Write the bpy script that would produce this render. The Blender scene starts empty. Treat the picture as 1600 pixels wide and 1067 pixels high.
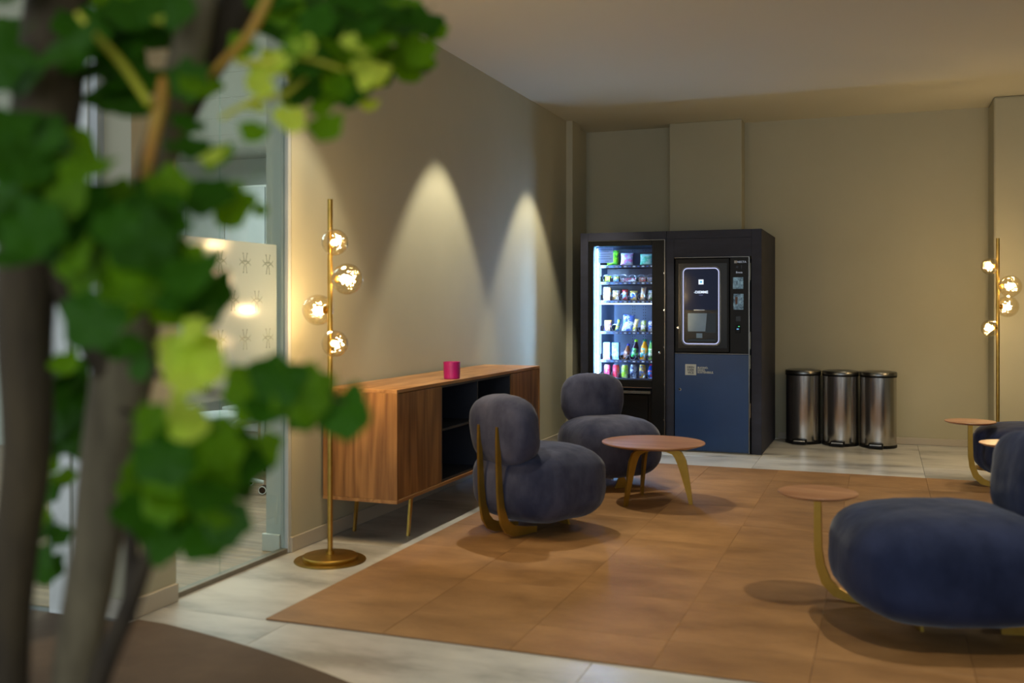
import bpy, bmesh, math, random
from mathutils import Vector, Matrix, noise
PI = math.pi
S = bpy.context.scene
C = S.collection

# ------------------------------------------------------------------ camera, world, exposure, lights
TH = math.radians(20.44); F = 1556.0; HZ = 480.0; EYE = 1.2
cam = bpy.data.objects.new('camera', bpy.data.cameras.new('camera')); C.objects.link(cam)
cam.location = (0, 0, EYE); cam.rotation_euler = (PI/2, 0, TH)
cam.data.sensor_width = 36; cam.data.lens = 36*F/1600
cam.data.shift_y = -53.5/1600
cam.data.clip_start = 0.05; cam.data.clip_end = 60
cam.data.dof.use_dof = True; cam.data.dof.focus_distance = 7.6; cam.data.dof.aperture_fstop = 1.9
S.camera = cam
S.view_settings.view_transform = 'Standard'; S.view_settings.look = 'None'
S.view_settings.gamma = 1.0; S.view_settings.use_curve_mapping = False
S.view_settings.exposure = 0.0
w = bpy.data.worlds.new('world'); S.world = w; w.use_nodes = True
w.node_tree.nodes['Background'].inputs[0].default_value = (0.78, 0.88, 0.95, 1)
w.node_tree.nodes['Background'].inputs[1].default_value = 0.85

WARM = (1.0, 0.90, 0.68)
def spot(x, y, energy, size=68, blend=0.35, z=2.88, col=WARM):
    l = bpy.data.lights.new('ceiling_spot', 'SPOT'); l.energy = energy*2.45; l.spot_size = math.radians(size)
    l.spot_blend = blend; l.color = col; l.shadow_soft_size = 0.018
    o = bpy.data.objects.new('ceiling_spot', l); o.location = (x, y, z); C.objects.link(o); return o
for x, y, e in ((-2.24, 4.17, 30), (-2.24, 5.92, 62), (-2.24, 7.67, 56),
                (0.45, 2.42, 42), (0.40, 4.10, 54), (0.45, 5.92, 44), (0.45, 7.67, 34),
                (3.0, 4.17, 14), (3.0, 5.92, 14), (3.0, 7.67, 20)):
    spot(x, y, e, 68 if x < -1 else 84, 0.35 if x < -1 else 0.6)
def area(name, loc, rot, sx, sy, e, col):
    l = bpy.data.lights.new(name, 'AREA'); l.shape = 'RECTANGLE'; l.size = sx; l.size_y = sy; l.energy = e; l.color = col
    o = bpy.data.objects.new(name, l); o.location = loc; o.rotation_euler = rot; C.objects.link(o); return o
area('office_ceiling_light', (-4.4, 5.6, 2.5), (0, 0, 0), 2.4, 3.2, 115, (0.90, 1.0, 0.98))
area('daylight_from_windows_behind', (0.5, -3.9, 1.6), (PI/2, 0, 0), 5.0, 2.0, 95, (0.80, 0.90, 1.0))

# ------------------------------------------------------------------ helpers
def ray(px, py, d):
    """the point of the room at depth d (metres) in the direction of a place in the photograph"""
    r = (px-800)/F*d; u = -(py-HZ)/F*d
    return Vector((-d*math.sin(TH)+r*math.cos(TH), d*math.cos(TH)+r*math.sin(TH), EYE+u))

class MB:
    def __init__(s): s.bm = bmesh.new()
    def box(s, x0, x1, y0, y1, z0, z1, bev=0.0, seg=2):
        t = bmesh.new()
        v = [t.verts.new((x, y, z)) for x in (x0, x1) for y in (y0, y1) for z in (z0, z1)]
        for f in ((0,1,3,2),(4,6,7,5),(0,4,5,1),(2,3,7,6),(0,2,6,4),(1,5,7,3)): t.faces.new([v[i] for i in f])
        if bev: bmesh.ops.bevel(t, geom=list(t.edges), offset=bev, segments=seg, affect='EDGES', profile=0.5)
        s.merge(t); return s
    def merge(s, t, M=None):
        if M: bmesh.ops.transform(t, matrix=M, verts=t.verts)
        me = bpy.data.meshes.new('t'); t.to_mesh(me); s.bm.from_mesh(me); bpy.data.meshes.remove(me); t.free()
    def lathe(s, prof, n=32, c=(0,0,0), sx=1.0, sy=1.0, axis=None):
        t = bmesh.new(); rings = []
        for r, z in prof:
            if r < 1e-6: rings.append([t.verts.new((0,0,z))])
            else: rings.append([t.verts.new((r*sx*math.cos(2*PI*i/n), r*sy*math.sin(2*PI*i/n), z)) for i in range(n)])
        for a, b in zip(rings, rings[1:]):
            for i in range(n):
                j = (i+1) % n
                if len(a) == 1 and len(b) == 1: continue
                if len(a) == 1: t.faces.new((a[0], b[j], b[i])) if False else t.faces.new((a[0], b[i], b[j]))
                elif len(b) == 1: t.faces.new((a[i], b[0], a[j]))
                else: t.faces.new((a[i], b[i], b[j], a[j]))
        if len(rings[0]) > 1: t.faces.new(rings[0])
        if len(rings[-1]) > 1: t.faces.new(list(reversed(rings[-1])))
        bmesh.ops.recalc_face_normals(t, faces=t.faces)
        M = Matrix.Translation(c)
        if axis is not None: M = M @ Vector((0,0,1)).rotation_difference(Vector(axis)).to_matrix().to_4x4()
        s.merge(t, M); return s
    def cyl(s, c, r, h, n=32, bev=0.0, axis=None):
        p = [(r-bev, 0), (r, bev), (r, h-bev), (r-bev, h)] if bev else [(r, 0), (r, h)]
        return s.lathe([(0, 0)] + p + [(0, h)], n, c, axis=axis)
    def tube(s, pts, rad, n=10, cap=True, closed=False):
        pts = [Vector(p) for p in pts]; t = bmesh.new(); rings = []; m = len(pts); up = None
        for i, p in enumerate(pts):
            a = pts[(i-1) % m] if (i or closed) else pts[0]; b = pts[(i+1) % m] if (i < m-1 or closed) else pts[-1]
            d = (b-a).normalized()
            if up is None: up = d.orthogonal().normalized()
            else: up = (up - d*up.dot(d)).normalized()
            q = d.cross(up); r = rad[i] if isinstance(rad, (list, tuple)) else rad
            rings.append([t.verts.new(p + (up*math.cos(2*PI*k/n)+q*math.sin(2*PI*k/n))*r) for k in range(n)])
        prs = list(zip(rings, rings[1:])) + ([(rings[-1], rings[0])] if closed else [])
        for a, b in prs:
            for k in range(n): t.faces.new((a[k], a[(k+1) % n], b[(k+1) % n], b[k]))
        if cap and not closed: t.faces.new(list(reversed(rings[0]))); t.faces.new(rings[-1])
        bmesh.ops.recalc_face_normals(t, faces=t.faces)
        s.merge(t); return s
    def prism(s, poly, t0, t1, frame, bev=0.0):
        """poly in (u,v), extruded t0..t1 along frame's third axis; frame = (origin, U, V, N)"""
        O, U, V, N = [Vector(a) for a in frame]; t = bmesh.new()
        a = [t.verts.new(O+U*u+V*v+N*t0) for u, v in poly]; b = [t.verts.new(O+U*u+V*v+N*t1) for u, v in poly]
        n = len(poly)
        t.faces.new(a); t.faces.new(list(reversed(b)))
        for i in range(n): t.faces.new((a[i], b[i], b[(i+1) % n], a[(i+1) % n]))
        bmesh.ops.recalc_face_normals(t, faces=t.faces)
        if bev: bmesh.ops.bevel(t, geom=[e for e in t.edges if e.calc_face_angle(0) > 0.6], offset=bev, segments=1, affect='EDGES')
        s.merge(t); return s
    def ribbon(s, line, t0, t1, frame, bev=0.0):
        """line = (u, v, width): a plate of varying width along a centre line"""
        L, R = [], []
        for i, (u, v, wd) in enumerate(line):
            a = line[max(i-1, 0)]; b = line[min(i+1, len(line)-1)]
            dx, dy = b[0]-a[0], b[1]-a[1]; l = math.hypot(dx, dy) or 1
            nx, ny = -dy/l*wd/2, dx/l*wd/2
            L.append((u+nx, v+ny)); R.append((u-nx, v-ny))
        O, U, V, N = [Vector(a) for a in frame]; t = bmesh.new()
        q = [[t.verts.new(O+U*u+V*v+N*h) for u, v in P] for P in (L, R) for h in (t0, t1)]
        n = len(line)
        for i in range(n-1):
            for A, B in ((q[0], q[1]), (q[1], q[3]), (q[3], q[2]), (q[2], q[0])): t.faces.new((A[i], A[i+1], B[i+1], B[i]))
        t.faces.new((q[0][0], q[1][0], q[3][0], q[2][0])); t.faces.new((q[2][-1], q[3][-1], q[1][-1], q[0][-1]))
        bmesh.ops.recalc_face_normals(t, faces=t.faces)
        s.merge(t); return s
    def super(s, c, a, b, h, e=2.7, q=2.5, n=20, amp=0.0, seed=0, R=None):
        """rounded cushion: superellipsoid on a subdivided cube"""
        t = bmesh.new(); bmesh.ops.create_cube(t, size=2.0)
        bmesh.ops.subdivide_edges(t, edges=t.edges, cuts=n, use_grid_fill=True)
        for v in t.verts:
            d = v.co.normalized(); d = Vector([math.tan(k*PI/4) if False else k for k in v.co]).normalized()
            rr = ((abs(d.x/a)**e+abs(d.y/b)**e)**(q/e)+abs(d.z/h)**q)**(-1/q)
            p = d*rr
            if amp: p *= 1+amp*noise.noise(p*7+Vector((seed*3.1, seed, 0)))+amp*0.5*noise.noise(p*19+Vector((seed, 0, 5)))
            v.co = p
        M = Matrix.Translation(c)
        if R: M = M @ R
        bmesh.ops.recalc_face_normals(t, faces=t.faces)
        s.merge(t, M); return s
    def build(s, name, mat, parent=None, smooth=False, kind=None, label=None, loc=None, auto=None):
        me = bpy.data.meshes.new(name); s.bm.to_mesh(me); s.bm.free()
        if mat: me.materials.append(mat)
        if smooth or auto:
            for p in me.polygons: p.use_smooth = True
        if auto: me.set_sharp_from_angle(angle=math.radians(auto))
        o = bpy.data.objects.new(name, me); C.objects.link(o)
        if parent: o.parent = parent
        if kind: o['kind'] = kind
        if label: o['label'] = label
        if loc: o.location = loc
        return o
def empty(name, label=None, cat=None, loc=(0,0,0), rz=0, group=None, kind=None):
    o = bpy.data.objects.new(name, None); C.objects.link(o); o.location = loc; o.rotation_euler = (0, 0, rz); o.empty_display_size = 0.1
    return tag(o, label, cat, group, kind)
def tag(o, label=None, cat=None, group=None, kind=None):
    if label: o['label'] = label
    if cat: o['category'] = cat
    if group: o['group'] = group
    if kind: o['kind'] = kind
    return o
def bx(name, mat, b, parent=None, bev=0.0, **k): return MB().box(*b, bev=bev).build(name, mat, parent, **k)
def copy_tree(o, parent=None, root=True):
    c = o.copy(); C.objects.link(c)
    if not root: c.parent = parent
    for ch in list(o.children): copy_tree(ch, c, False)
    return c
def text(name, body, mat, parent, loc, size, rot=(PI/2, 0, 0), align='LEFT', ext=0.0006, sx=1.0, bold=0.0):
    cu = bpy.data.curves.new(name, 'FONT'); cu.body = body; cu.size = size; cu.extrude = ext; cu.align_x = align; cu.offset = bold
    cu.resolution_u = 3; cu.materials.append(mat)
    t = bpy.data.objects.new('t', cu); C.objects.link(t); bpy.context.view_layer.update()
    me = bpy.data.meshes.new_from_object(t.evaluated_get(bpy.context.evaluated_depsgraph_get())); bpy.data.objects.remove(t)
    o = bpy.data.objects.new(name, me); C.objects.link(o); o.parent = parent; o.location = loc; o.rotation_euler = rot; o.scale = (sx, 1, 1); return o

# ------------------------------------------------------------------ materials
def srgb(r, g, b):
    f = lambda c: (c/255/12.92) if c/255 <= 0.04045 else ((c/255+0.055)/1.055)**2.4
    return (f(r), f(g), f(b), 1)
def M(name, col, rough=0.5, metal=0.0, spec=0.5, emit=None, es=0.0, sheen=0.0, coat=0.0, aniso=0.0):
    m = bpy.data.materials.new(name); m.use_nodes = True; b = m.node_tree.nodes['Principled BSDF']
    b.inputs['Base Color'].default_value = col; b.inputs['Roughness'].default_value = rough; b.inputs['Metallic'].default_value = metal
    b.inputs['Specular IOR Level'].default_value = spec
    if emit: b.inputs['Emission Color'].default_value = emit; b.inputs['Emission Strength'].default_value = es
    if sheen: b.inputs['Sheen Weight'].default_value = sheen; b.inputs['Sheen Roughness'].default_value = 0.4
    if coat: b.inputs['Coat Weight'].default_value = coat
    if aniso: b.inputs['Anisotropic'].default_value = aniso
    return m
def N(m, t, **kw):
    n = m.node_tree.nodes.new(t)
    for k, v in kw.items():
        if k in n.inputs: n.inputs[k].default_value = v
        else: setattr(n, k, v)
    return n
def mottle(m, c1, c2, scale=3.0, stretch=(1,1,1), detail=5, bump=0.0, bscale=None, rand=0.0, lo=0.35, hi=0.65, coords='Object', c3=None):
    nt = m.node_tree; L = nt.links.new; b = nt.nodes['Principled BSDF']
    tc = N(m, 'ShaderNodeTexCoord'); mp = N(m, 'ShaderNodeMapping'); mp.inputs['Scale'].default_value = stretch
    L(tc.outputs[coords], mp.inputs['Vector'])
    src = mp.outputs['Vector']
    if rand:
        oi = N(m, 'ShaderNodeObjectInfo'); ad = N(m, 'ShaderNodeVectorMath', operation='ADD'); sc = N(m, 'ShaderNodeVectorMath', operation='SCALE'); sc.inputs['Scale'].default_value = 37.0
        cb = N(m, 'ShaderNodeCombineXYZ'); L(oi.outputs['Random'], cb.inputs[0]); L(oi.outputs['Random'], cb.inputs[1])
        L(cb.outputs[0], sc.inputs[0]); L(src, ad.inputs[0]); L(sc.outputs[0], ad.inputs[1]); src = ad.outputs[0]
    nz = N(m, 'ShaderNodeTexNoise', Scale=scale, Detail=detail, Roughness=0.6); L(src, nz.inputs['Vector'])
    cr = N(m, 'ShaderNodeValToRGB'); e = cr.color_ramp.elements
    e[0].position = lo; e[0].color = c1; e[1].position = hi; e[1].color = c2
    if c3: k = e.new((lo+hi)/2); k.color = c3
    L(nz.outputs['Fac'], cr.inputs['Fac']); out = cr.outputs['Color']
    if rand:
        hv = N(m, 'ShaderNodeHueSaturation'); mr = N(m, 'ShaderNodeMapRange'); mr.inputs['To Min'].default_value = 1-rand; mr.inputs['To Max'].default_value = 1+rand
        L(oi.outputs['Random'], mr.inputs['Value']); L(mr.outputs[0], hv.inputs['Value']); L(out, hv.inputs['Color']); out = hv.outputs['Color']
    L(out, b.inputs['Base Color'])
    if bump:
        n2 = N(m, 'ShaderNodeTexNoise', Scale=bscale or scale*6, Detail=4); L(src, n2.inputs['Vector'])
        bp = N(m, 'ShaderNodeBump', Strength=bump, Distance=0.01); L(n2.outputs['Fac'], bp.inputs['Height']); L(bp.outputs[0], b.inputs['Normal'])
    return m
def wood(name, c1, c2, grain, scale=1.0, rough=0.42):
    """walnut-like veneer, grain running along the axis 'grain' (0,1,2); rings give cathedral figures"""
    m = M(name, c1, rough); nt = m.node_tree; L = nt.links.new; b = nt.nodes['Principled BSDF']
    tc = N(m, 'ShaderNodeTexCoord'); mp = N(m, 'ShaderNodeMapping')
    s = [7.0*scale]*3; s[grain] = 0.9*scale; mp.inputs['Scale'].default_value = s; mp.inputs['Location'].default_value = (0.3, 0.37, 0.2)
    L(tc.outputs['Object'], mp.inputs['Vector'])
    wv = N(m, 'ShaderNodeTexNoise', Scale=1.0, Detail=1.5, Distortion=0.3); L(mp.outputs[0], wv.inputs['Vector'])
    ml = N(m, 'ShaderNodeMath', operation='MULTIPLY'); ml.inputs[1].default_value = 34; L(wv.outputs['Fac'], ml.inputs[0])
    fr = N(m, 'ShaderNodeMath', operation='SINE'); L(ml.outputs[0], fr.inputs[0])
    mp2 = N(m, 'ShaderNodeMapping'); s2 = [60.0*scale]*3; s2[grain] = 2.5*scale; mp2.inputs['Scale'].default_value = s2; L(tc.outputs['Object'], mp2.inputs['Vector'])
    fn = N(m, 'ShaderNodeTexNoise', Scale=1.0, Detail=4, Roughness=0.6); L(mp2.outputs[0], fn.inputs['Vector'])
    m1 = N(m, 'ShaderNodeMapRange'); m1.inputs['From Min'].default_value = -1; m1.inputs['To Max'].default_value = 0.32; L(fr.outputs[0], m1.inputs['Value'])
    m2 = N(m, 'ShaderNodeMath', operation='MULTIPLY_ADD'); m2.inputs[1].default_value = 0.75; L(fn.outputs['Fac'], m2.inputs[0]); L(m1.outputs[0], m2.inputs[2])
    cr = N(m, 'ShaderNodeValToRGB'); e = cr.color_ramp.elements; e[0].position = 0.25; e[0].color = c1; e[1].position = 0.85; e[1].color = c2
    L(m2.outputs[0], cr.inputs['Fac']); L(cr.outputs['Color'], b.inputs['Base Color']); return m
def thin_glass(name, tint=(0.93, 0.97, 0.95, 1), refl=1.0, rough=0.0, bump=0.0, back=0.0):
    m = bpy.data.materials.new(name); m.use_nodes = True; nt = m.node_tree; nt.nodes.clear(); L = nt.links.new
    o = N(m, 'ShaderNodeOutputMaterial'); tr = N(m, 'ShaderNodeBsdfTransparent'); gl = N(m, 'ShaderNodeBsdfGlossy'); mx = N(m, 'ShaderNodeMixShader')
    tr.inputs[0].default_value = tint; gl.inputs['Roughness'].default_value = rough
    fr = N(m, 'ShaderNodeFresnel', IOR=1.5); mu = N(m, 'ShaderNodeMath', operation='MULTIPLY', use_clamp=True); mu.inputs[1].default_value = refl
    ge = N(m, 'ShaderNodeNewGeometry'); sb_ = N(m, 'ShaderNodeMath', operation='SUBTRACT'); sb_.inputs[0].default_value = 1.0; mm = N(m, 'ShaderNodeMath', operation='MULTIPLY')
    L(ge.outputs['Backfacing'], sb_.inputs[1]); L(fr.outputs[0], mm.inputs[0]); L(sb_.outputs[0], mm.inputs[1])
    bk = N(m, 'ShaderNodeMath', operation='MULTIPLY'); bk.inputs[1].default_value = back; ad_ = N(m, 'ShaderNodeMath', operation='ADD'); L(ge.outputs['Backfacing'], bk.inputs[0])
    L(mm.outputs[0], mu.inputs[0]); L(mu.outputs[0], ad_.inputs[0]); L(bk.outputs[0], ad_.inputs[1]); L(ad_.outputs[0], mx.inputs[0]); L(tr.outputs[0], mx.inputs[1]); L(gl.outputs[0], mx.inputs[2]); L(mx.outputs[0], o.inputs[0])
    if bump:
        tc = N(m, 'ShaderNodeTexCoord'); nz = N(m, 'ShaderNodeTexVoronoi', Scale=55.0); bp = N(m, 'ShaderNodeBump', Strength=bump, Distance=0.004)
        L(tc.outputs['Object'], nz.inputs['Vector']); L(nz.outputs['Distance'], bp.inputs['Height']); L(bp.outputs[0], gl.inputs['Normal'])
    return m
def emis(name, col, s):
    m = bpy.data.materials.new(name); m.use_nodes = True; nt = m.node_tree; nt.nodes.clear()
    e = N(m, 'ShaderNodeEmission'); e.inputs[0].default_value = col; e.inputs[1].default_value = s
    o = N(m, 'ShaderNodeOutputMaterial'); nt.links.new(e.outputs[0], o.inputs[0]); return m

m_wall = mottle(M('wall_paint', srgb(170, 160, 142), 0.8), srgb(170, 166, 142), srgb(175, 171, 147), 1.2, bump=0.04, bscale=180)
m_ceil = M('ceiling_paint', srgb(200, 197, 178), 0.85)
m_base = M('baseboard_paint', srgb(176, 168, 152), 0.45)
m_tile = mottle(M('stone_tile', srgb(170, 168, 160), 0.32), srgb(134, 133, 128), srgb(194, 192, 186), 1.3, (1, 2.4, 1), 8, rand=0.05, lo=0.36, hi=0.60, c3=srgb(177, 175, 170))
m_grout = M('grout', srgb(120, 118, 110), 0.8)
m_rug = mottle(M('cognac_carpet', srgb(140, 96, 50), 0.6), srgb(118, 82, 42), srgb(152, 112, 68), 2.6, (1, 1.7, 1), 8, bump=0.2, bscale=60, rand=0.05, lo=0.33, hi=0.68)
m_rug2 = mottle(M('brown_carpet', srgb(84, 66, 48), 0.85), srgb(78, 60, 43), srgb(96, 76, 56), 3.0, (1,1,1), 6, bump=0.1, bscale=150)
m_plank = mottle(M('oak_plank', srgb(150, 125, 100), 0.45), srgb(118, 94, 72), srgb(160, 134, 106), 3.0, (0.7, 9, 1), 6, rand=0.10)
m_gold = mottle(M('brushed_brass', srgb(190, 150, 70), 0.33, 1.0), srgb(178, 142, 66), srgb(200, 162, 84), 14)
m_goldp = mottle(M('satin_brass', srgb(176, 142, 60), 0.38, 0.85), srgb(168, 136, 58), srgb(184, 150, 68), 9)
m_fab = mottle(M('navy_velvet', srgb(52, 54, 70), 0.9, sheen=0.15, spec=0.15), srgb(44, 48, 70), srgb(78, 80, 100), 5, (1,1,0.6), 6, bump=0.45, bscale=16, rand=0.04)
m_fab2 = mottle(M('deep_navy_velvet', srgb(36, 42, 66), 0.9, sheen=0.15, spec=0.12), srgb(22, 29, 52), srgb(38, 45, 72), 5, (1,1,0.6), 6, bump=0.35, bscale=16, rand=0.04)
W1, W2 = srgb(112, 72, 34), srgb(172, 122, 68)
m_wz = wood('walnut_upright', W1, W2, 2); m_wy = wood('walnut_lengthwise', srgb(134, 90, 48), srgb(184, 136, 84), 1)
m_top = wood('walnut_top', srgb(142, 96, 66), srgb(176, 130, 96), 0, 0.8, 0.35)
m_char = mottle(M('charcoal_lacquer', srgb(30, 34, 46), 0.5), srgb(26, 29, 40), srgb(36, 40, 52), 3)
m_black = mottle(M('black_gloss', srgb(12, 12, 13), 0.2, spec=0.3), srgb(9, 9, 10), srgb(15, 15, 16), 4)
m_blackm = mottle(M('black_satin', srgb(14, 14, 15), 0.4, spec=0.2), srgb(11, 11, 12), srgb(16, 16, 17), 6)
m_panel = mottle(M('anthracite_board', srgb(40, 40, 52), 0.62), srgb(26, 28, 44), srgb(38, 40, 58), 3.5, (1, 1, 3), 6, bump=0.05, bscale=90)
m_blue = mottle(M('blue_door', srgb(24, 58, 104), 0.35), srgb(22, 54, 98), srgb(27, 62, 110), 1.5)
m_steel = mottle(M('brushed_steel', srgb(185, 182, 176), 0.19, 1.0, aniso=0.8), srgb(176, 172, 166), srgb(196, 192, 186), 3, (60, 60, 0.4), 4)
m_chrome = M('chrome', srgb(200, 200, 200), 0.12, 1.0)
m_note = bpy.data.materials.new('notice_paper'); m_note.use_nodes = True
_nt = m_note.node_tree; _tl = N(m_note, 'ShaderNodeBsdfTranslucent'); _tl.inputs[0].default_value = srgb(200, 215, 240); _df = _nt.nodes['Principled BSDF']; _df.inputs['Base Color'].default_value = srgb(170, 195, 235); _mx = N(m_note, 'ShaderNodeMixShader'); _mx.inputs[0].default_value = 0.6
_nt.links.new(_df.outputs[0], _mx.inputs[1]); _nt.links.new(_tl.outputs[0], _mx.inputs[2]); _nt.links.new(_mx.outputs[0], _nt.nodes['Material Output'].inputs[0])
m_white = mottle(M('white_lacquer', srgb(215, 218, 215), 0.4), srgb(210, 213, 210), srgb(220, 223, 220), 4)
m_grey = mottle(M('office_grey', srgb(150, 155, 152), 0.5), srgb(145, 150, 147), srgb(156, 160, 157), 2)
m_officew = M('office_paint', srgb(200, 203, 198), 0.8)
m_frame = mottle(M('pale_grey_frame', srgb(176, 180, 180), 0.4), srgb(172, 176, 176), srgb(182, 186, 186), 4)
m_glass = thin_glass('clear_glass', (0.90, 0.95, 0.93, 1), 1.3)
m_vglass = thin_glass('vending_glass', (0.97, 0.98, 1.0, 1), 0.35)
m_amber = thin_glass('amber_glass', (0.985, 0.93, 0.78, 1), 2.4, 0.02, bump=0.8, back=0.16)
m_bulb = emis('bulb_glow', (1.0, 0.72, 0.40, 1), 470)
m_ledb = emis('cool_led', (0.34, 0.60, 1.0, 1), 340)
m_ledp = emis('cool_led_panel', (0.40, 0.62, 1.0, 1), 1.6)
m_ring = emis('light_ring', (0.62, 0.66, 1.0, 1), 0.9)
m_magenta = mottle(M('magenta_candle_glass', srgb(170, 20, 110), 0.35), srgb(160, 16, 104), srgb(182, 26, 120), 6)
# frosted film: milky, lets some light through
m_film = bpy.data.materials.new('frosted_film'); m_film.use_nodes = True; nt = m_film.node_tree; nt.nodes.clear(); L = nt.links.new
_o = N(m_film, 'ShaderNodeOutputMaterial'); _t = N(m_film, 'ShaderNodeBsdfTranslucent'); _d = N(m_film, 'ShaderNodeBsdfDiffuse'); _g = N(m_film, 'ShaderNodeBsdfGlossy'); _a = N(m_film, 'ShaderNodeMixShader'); _b = N(m_film, 'ShaderNodeMixShader'); _r = N(m_film, 'ShaderNodeBsdfTransparent'); _c = N(m_film, 'ShaderNodeMixShader')
_t.inputs[0].default_value = (0.62, 0.68, 0.66, 1); _d.inputs[0].default_value = (0.34, 0.38, 0.38, 1); _g.inputs['Roughness'].default_value = 0.22
_a.inputs[0].default_value = 0.45; _b.inputs[0].default_value = 0.06; _c.inputs[0].default_value = 0.12
L(_t.outputs[0], _a.inputs[1]); L(_d.outputs[0], _a.inputs[2]); L(_a.outputs[0], _b.inputs[1]); L(_g.outputs[0], _b.inputs[2]); L(_b.outputs[0], _c.inputs[1]); L(_r.outputs[0], _c.inputs[2]); L(_c.outputs[0], _o.inputs[0])
m_mark = M('clear_cut_mark', srgb(96, 108, 100), 0.4)

# ------------------------------------------------------------------ setting
XW = -2.72; YB = 9.38; ZC = 2.905
rnd = random.Random(7)
floor = bx('floor', m_grout, (XW, 6.0, -4, YB, -0.06, -0.004)); tag(floor, kind='structure')
def tiles(parent, name, mat, x0, y0, sx, sy, nx, ny, xr, yr, gap, z0, z1, skip=None, bev=0.0015):
    k = 0
    for i in range(nx):
        for j in range(ny):
            a, b = x0+i*sx, y0+j*sy
            xa, xb = max(a, xr[0]), min(a+sx, xr[1]); ya, yb = max(b, yr[0]), min(b+sy, yr[1])
            if xb-xa < 0.03 or yb-ya < 0.03 or (skip and skip(xa, xb, ya, yb)): continue
            dz = rnd.uniform(-0.0004, 0.0004)
            MB().box(xa+gap-(xa+xb)/2, xb-gap-(xa+xb)/2, ya+gap-(ya+yb)/2, yb-gap-(ya+yb)/2, z0, z1+dz, bev=bev, seg=1).build(name, mat, parent, loc=((xa+xb)/2, (ya+yb)/2, 0)); k += 1
    return k
tiles(floor, 'floor_tile', m_tile, XW-0.6, -3.95+0.0, 1.2, 1.2, 8, 12, (XW, 6.0), (-4, YB), 0.0012, -0.02, 0.0, bev=0.0012)
ceiling = bx('ceiling', m_ceil, (XW-0.4, 6.0, -4, YB+0.2, ZC, ZC+0.1)); tag(ceiling, kind='structure')
# left wall: solid part beyond the glazing
wl = bx('wall_left', m_wall, (XW-0.13, XW, 4.20, YB+0.1, 0, ZC+0.02)); tag(wl, kind='structure')
MB().box(XW, XW+0.06, 8.72, 8.97, 0, ZC).build('pilaster', m_wall, wl)
pier = bx('wall_pier', m_wall, (XW-0.12, XW+0.012, 3.075, 3.335, 0, ZC+0.02)); tag(pier, kind='structure')
wb = bx('wall_back', m_wall, (XW-0.1, 6.1, YB, YB+0.15, 0, ZC+0.02)); tag(wb, kind='structure')
MB().box(-1.86, -1.20, YB-0.20, YB, 0, ZC, bev=0.006).build('column', m_wall, wb)
MB().box(0.84, 6.0, YB-0.46, YB, 0, ZC, bev=0.02, seg=3).build('column', m_wall, wb)
wr = bx('wall_right', m_wall, (6.0, 6.1, -4, YB+0.1, 0, ZC+0.02)); tag(wr, kind='structure')
# glazing header (above the frame) and end wall
hd = bx('wall_header', m_wall, (XW-0.12, XW+0.004, 3.335, 4.20, 2.62, ZC+0.02)); tag(hd, kind='structure')
def skirt(name, *boxes):
    mb = MB()
    for b in boxes: mb.box(*b, bev=0.003, seg=1)
    return tag(mb.build(name, m_base), kind='structure')
skirt('baseboard_left', (XW, XW+0.012, 4.20, 8.72, 0, 0.075), (XW+0.06, XW+0.072, 8.708, 8.982, 0, 0.075), (XW, XW+0.072, 8.708, 8.72, 0, 0.075), (XW-0.13, XW+0.012, 4.188, 4.20, 0, 0.075))
skirt('baseboard_pier', (XW+0.012, XW+0.026, 3.061, 3.335, 0, 0.075), (XW-0.12, XW+0.026, 3.061, 3.075, 0, 0.075))
skirt('baseboard_back', (-0.9, 0.84, YB-0.012, YB, 0, 0.06), (0.828, 0.84, YB-0.472, YB-0.012, 0, 0.06), (0.828, 6.0, YB-0.472, YB-0.46, 0, 0.06))

# glazed partition: track, panes, film with emblems, jamb
win = empty('window_1', kind='structure')
MB().box(XW-0.045, XW-0.005, 3.335, 4.20, 0, 0.022, bev=0.002).box(XW-0.045, XW-0.005, 3.335, 4.20, 2.59, 2.62).build('track', mottle(M('track_metal', srgb(120, 114, 102), 0.45, 0.3), srgb(112, 106, 94), srgb(126, 120, 108), 8), win)
MB().box(XW-0.045, XW-0.002, 4.175, 4.20, 0, 2.62, bev=0.002).build('window_frame', m_frame, win)
for a, b in ((3.337, 3.668), (3.672, 4.175)): bx('pane', m_glass, (XW-0.03, XW-0.020, a, b, 0.022, 2.59), win)
film = bx('frosted_film', m_film, (XW-0.0195, XW-0.0185, 3.34, 4.10, 0.79, 1.50), win)
def emblem(y, z, s, parent, x):
    """small flat mark: two antennae with dots, two pairs of side curls, two legs with dots"""
    mb = MB(); fr = ((x, y, z), (0, s, 0), (0, 0, s), (1, 0, 0)); w_ = 0.035
    def curve(pts, w0, w1):
        q = []
        for t in [i/7 for i in range(8)]:
            a = [(1-t)**2, 2*t*(1-t), t*t]
            q.append((sum(a[i]*pts[i][0] for i in range(3)), sum(a[i]*pts[i][1] for i in range(3)), w0+(w1-w0)*t))
        mb.ribbon(q, 0, 0.0008, fr)
    for sg in (-1, 1):
        curve([(sg*0.17, 0.50), (sg*0.13, 0.22), (sg*0.02, 0.05)], 0.03, 0.045)
        curve([(sg*0.50, 0.24), (sg*0.36, -0.02), (sg*0.10, 0.12)], 0.02, 0.07)
        curve([(sg*0.52, -0.14), (sg*0.36, 0.10), (sg*0.10, -0.04)], 0.02, 0.07)
        curve([(sg*0.03, -0.06), (sg*0.12, -0.22), (sg*0.14, -0.50)], 0.045, 0.03)
        for u, v in ((sg*0.19, 0.52), (sg*0.15, -0.52)):
            mb.prism([(u+0.045*math.cos(a*PI/4), v+0.045*math.sin(a*PI/4)) for a in range(8)], 0, 0.0008, fr)
    mb.build('emblem', m_mark, parent)
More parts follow.
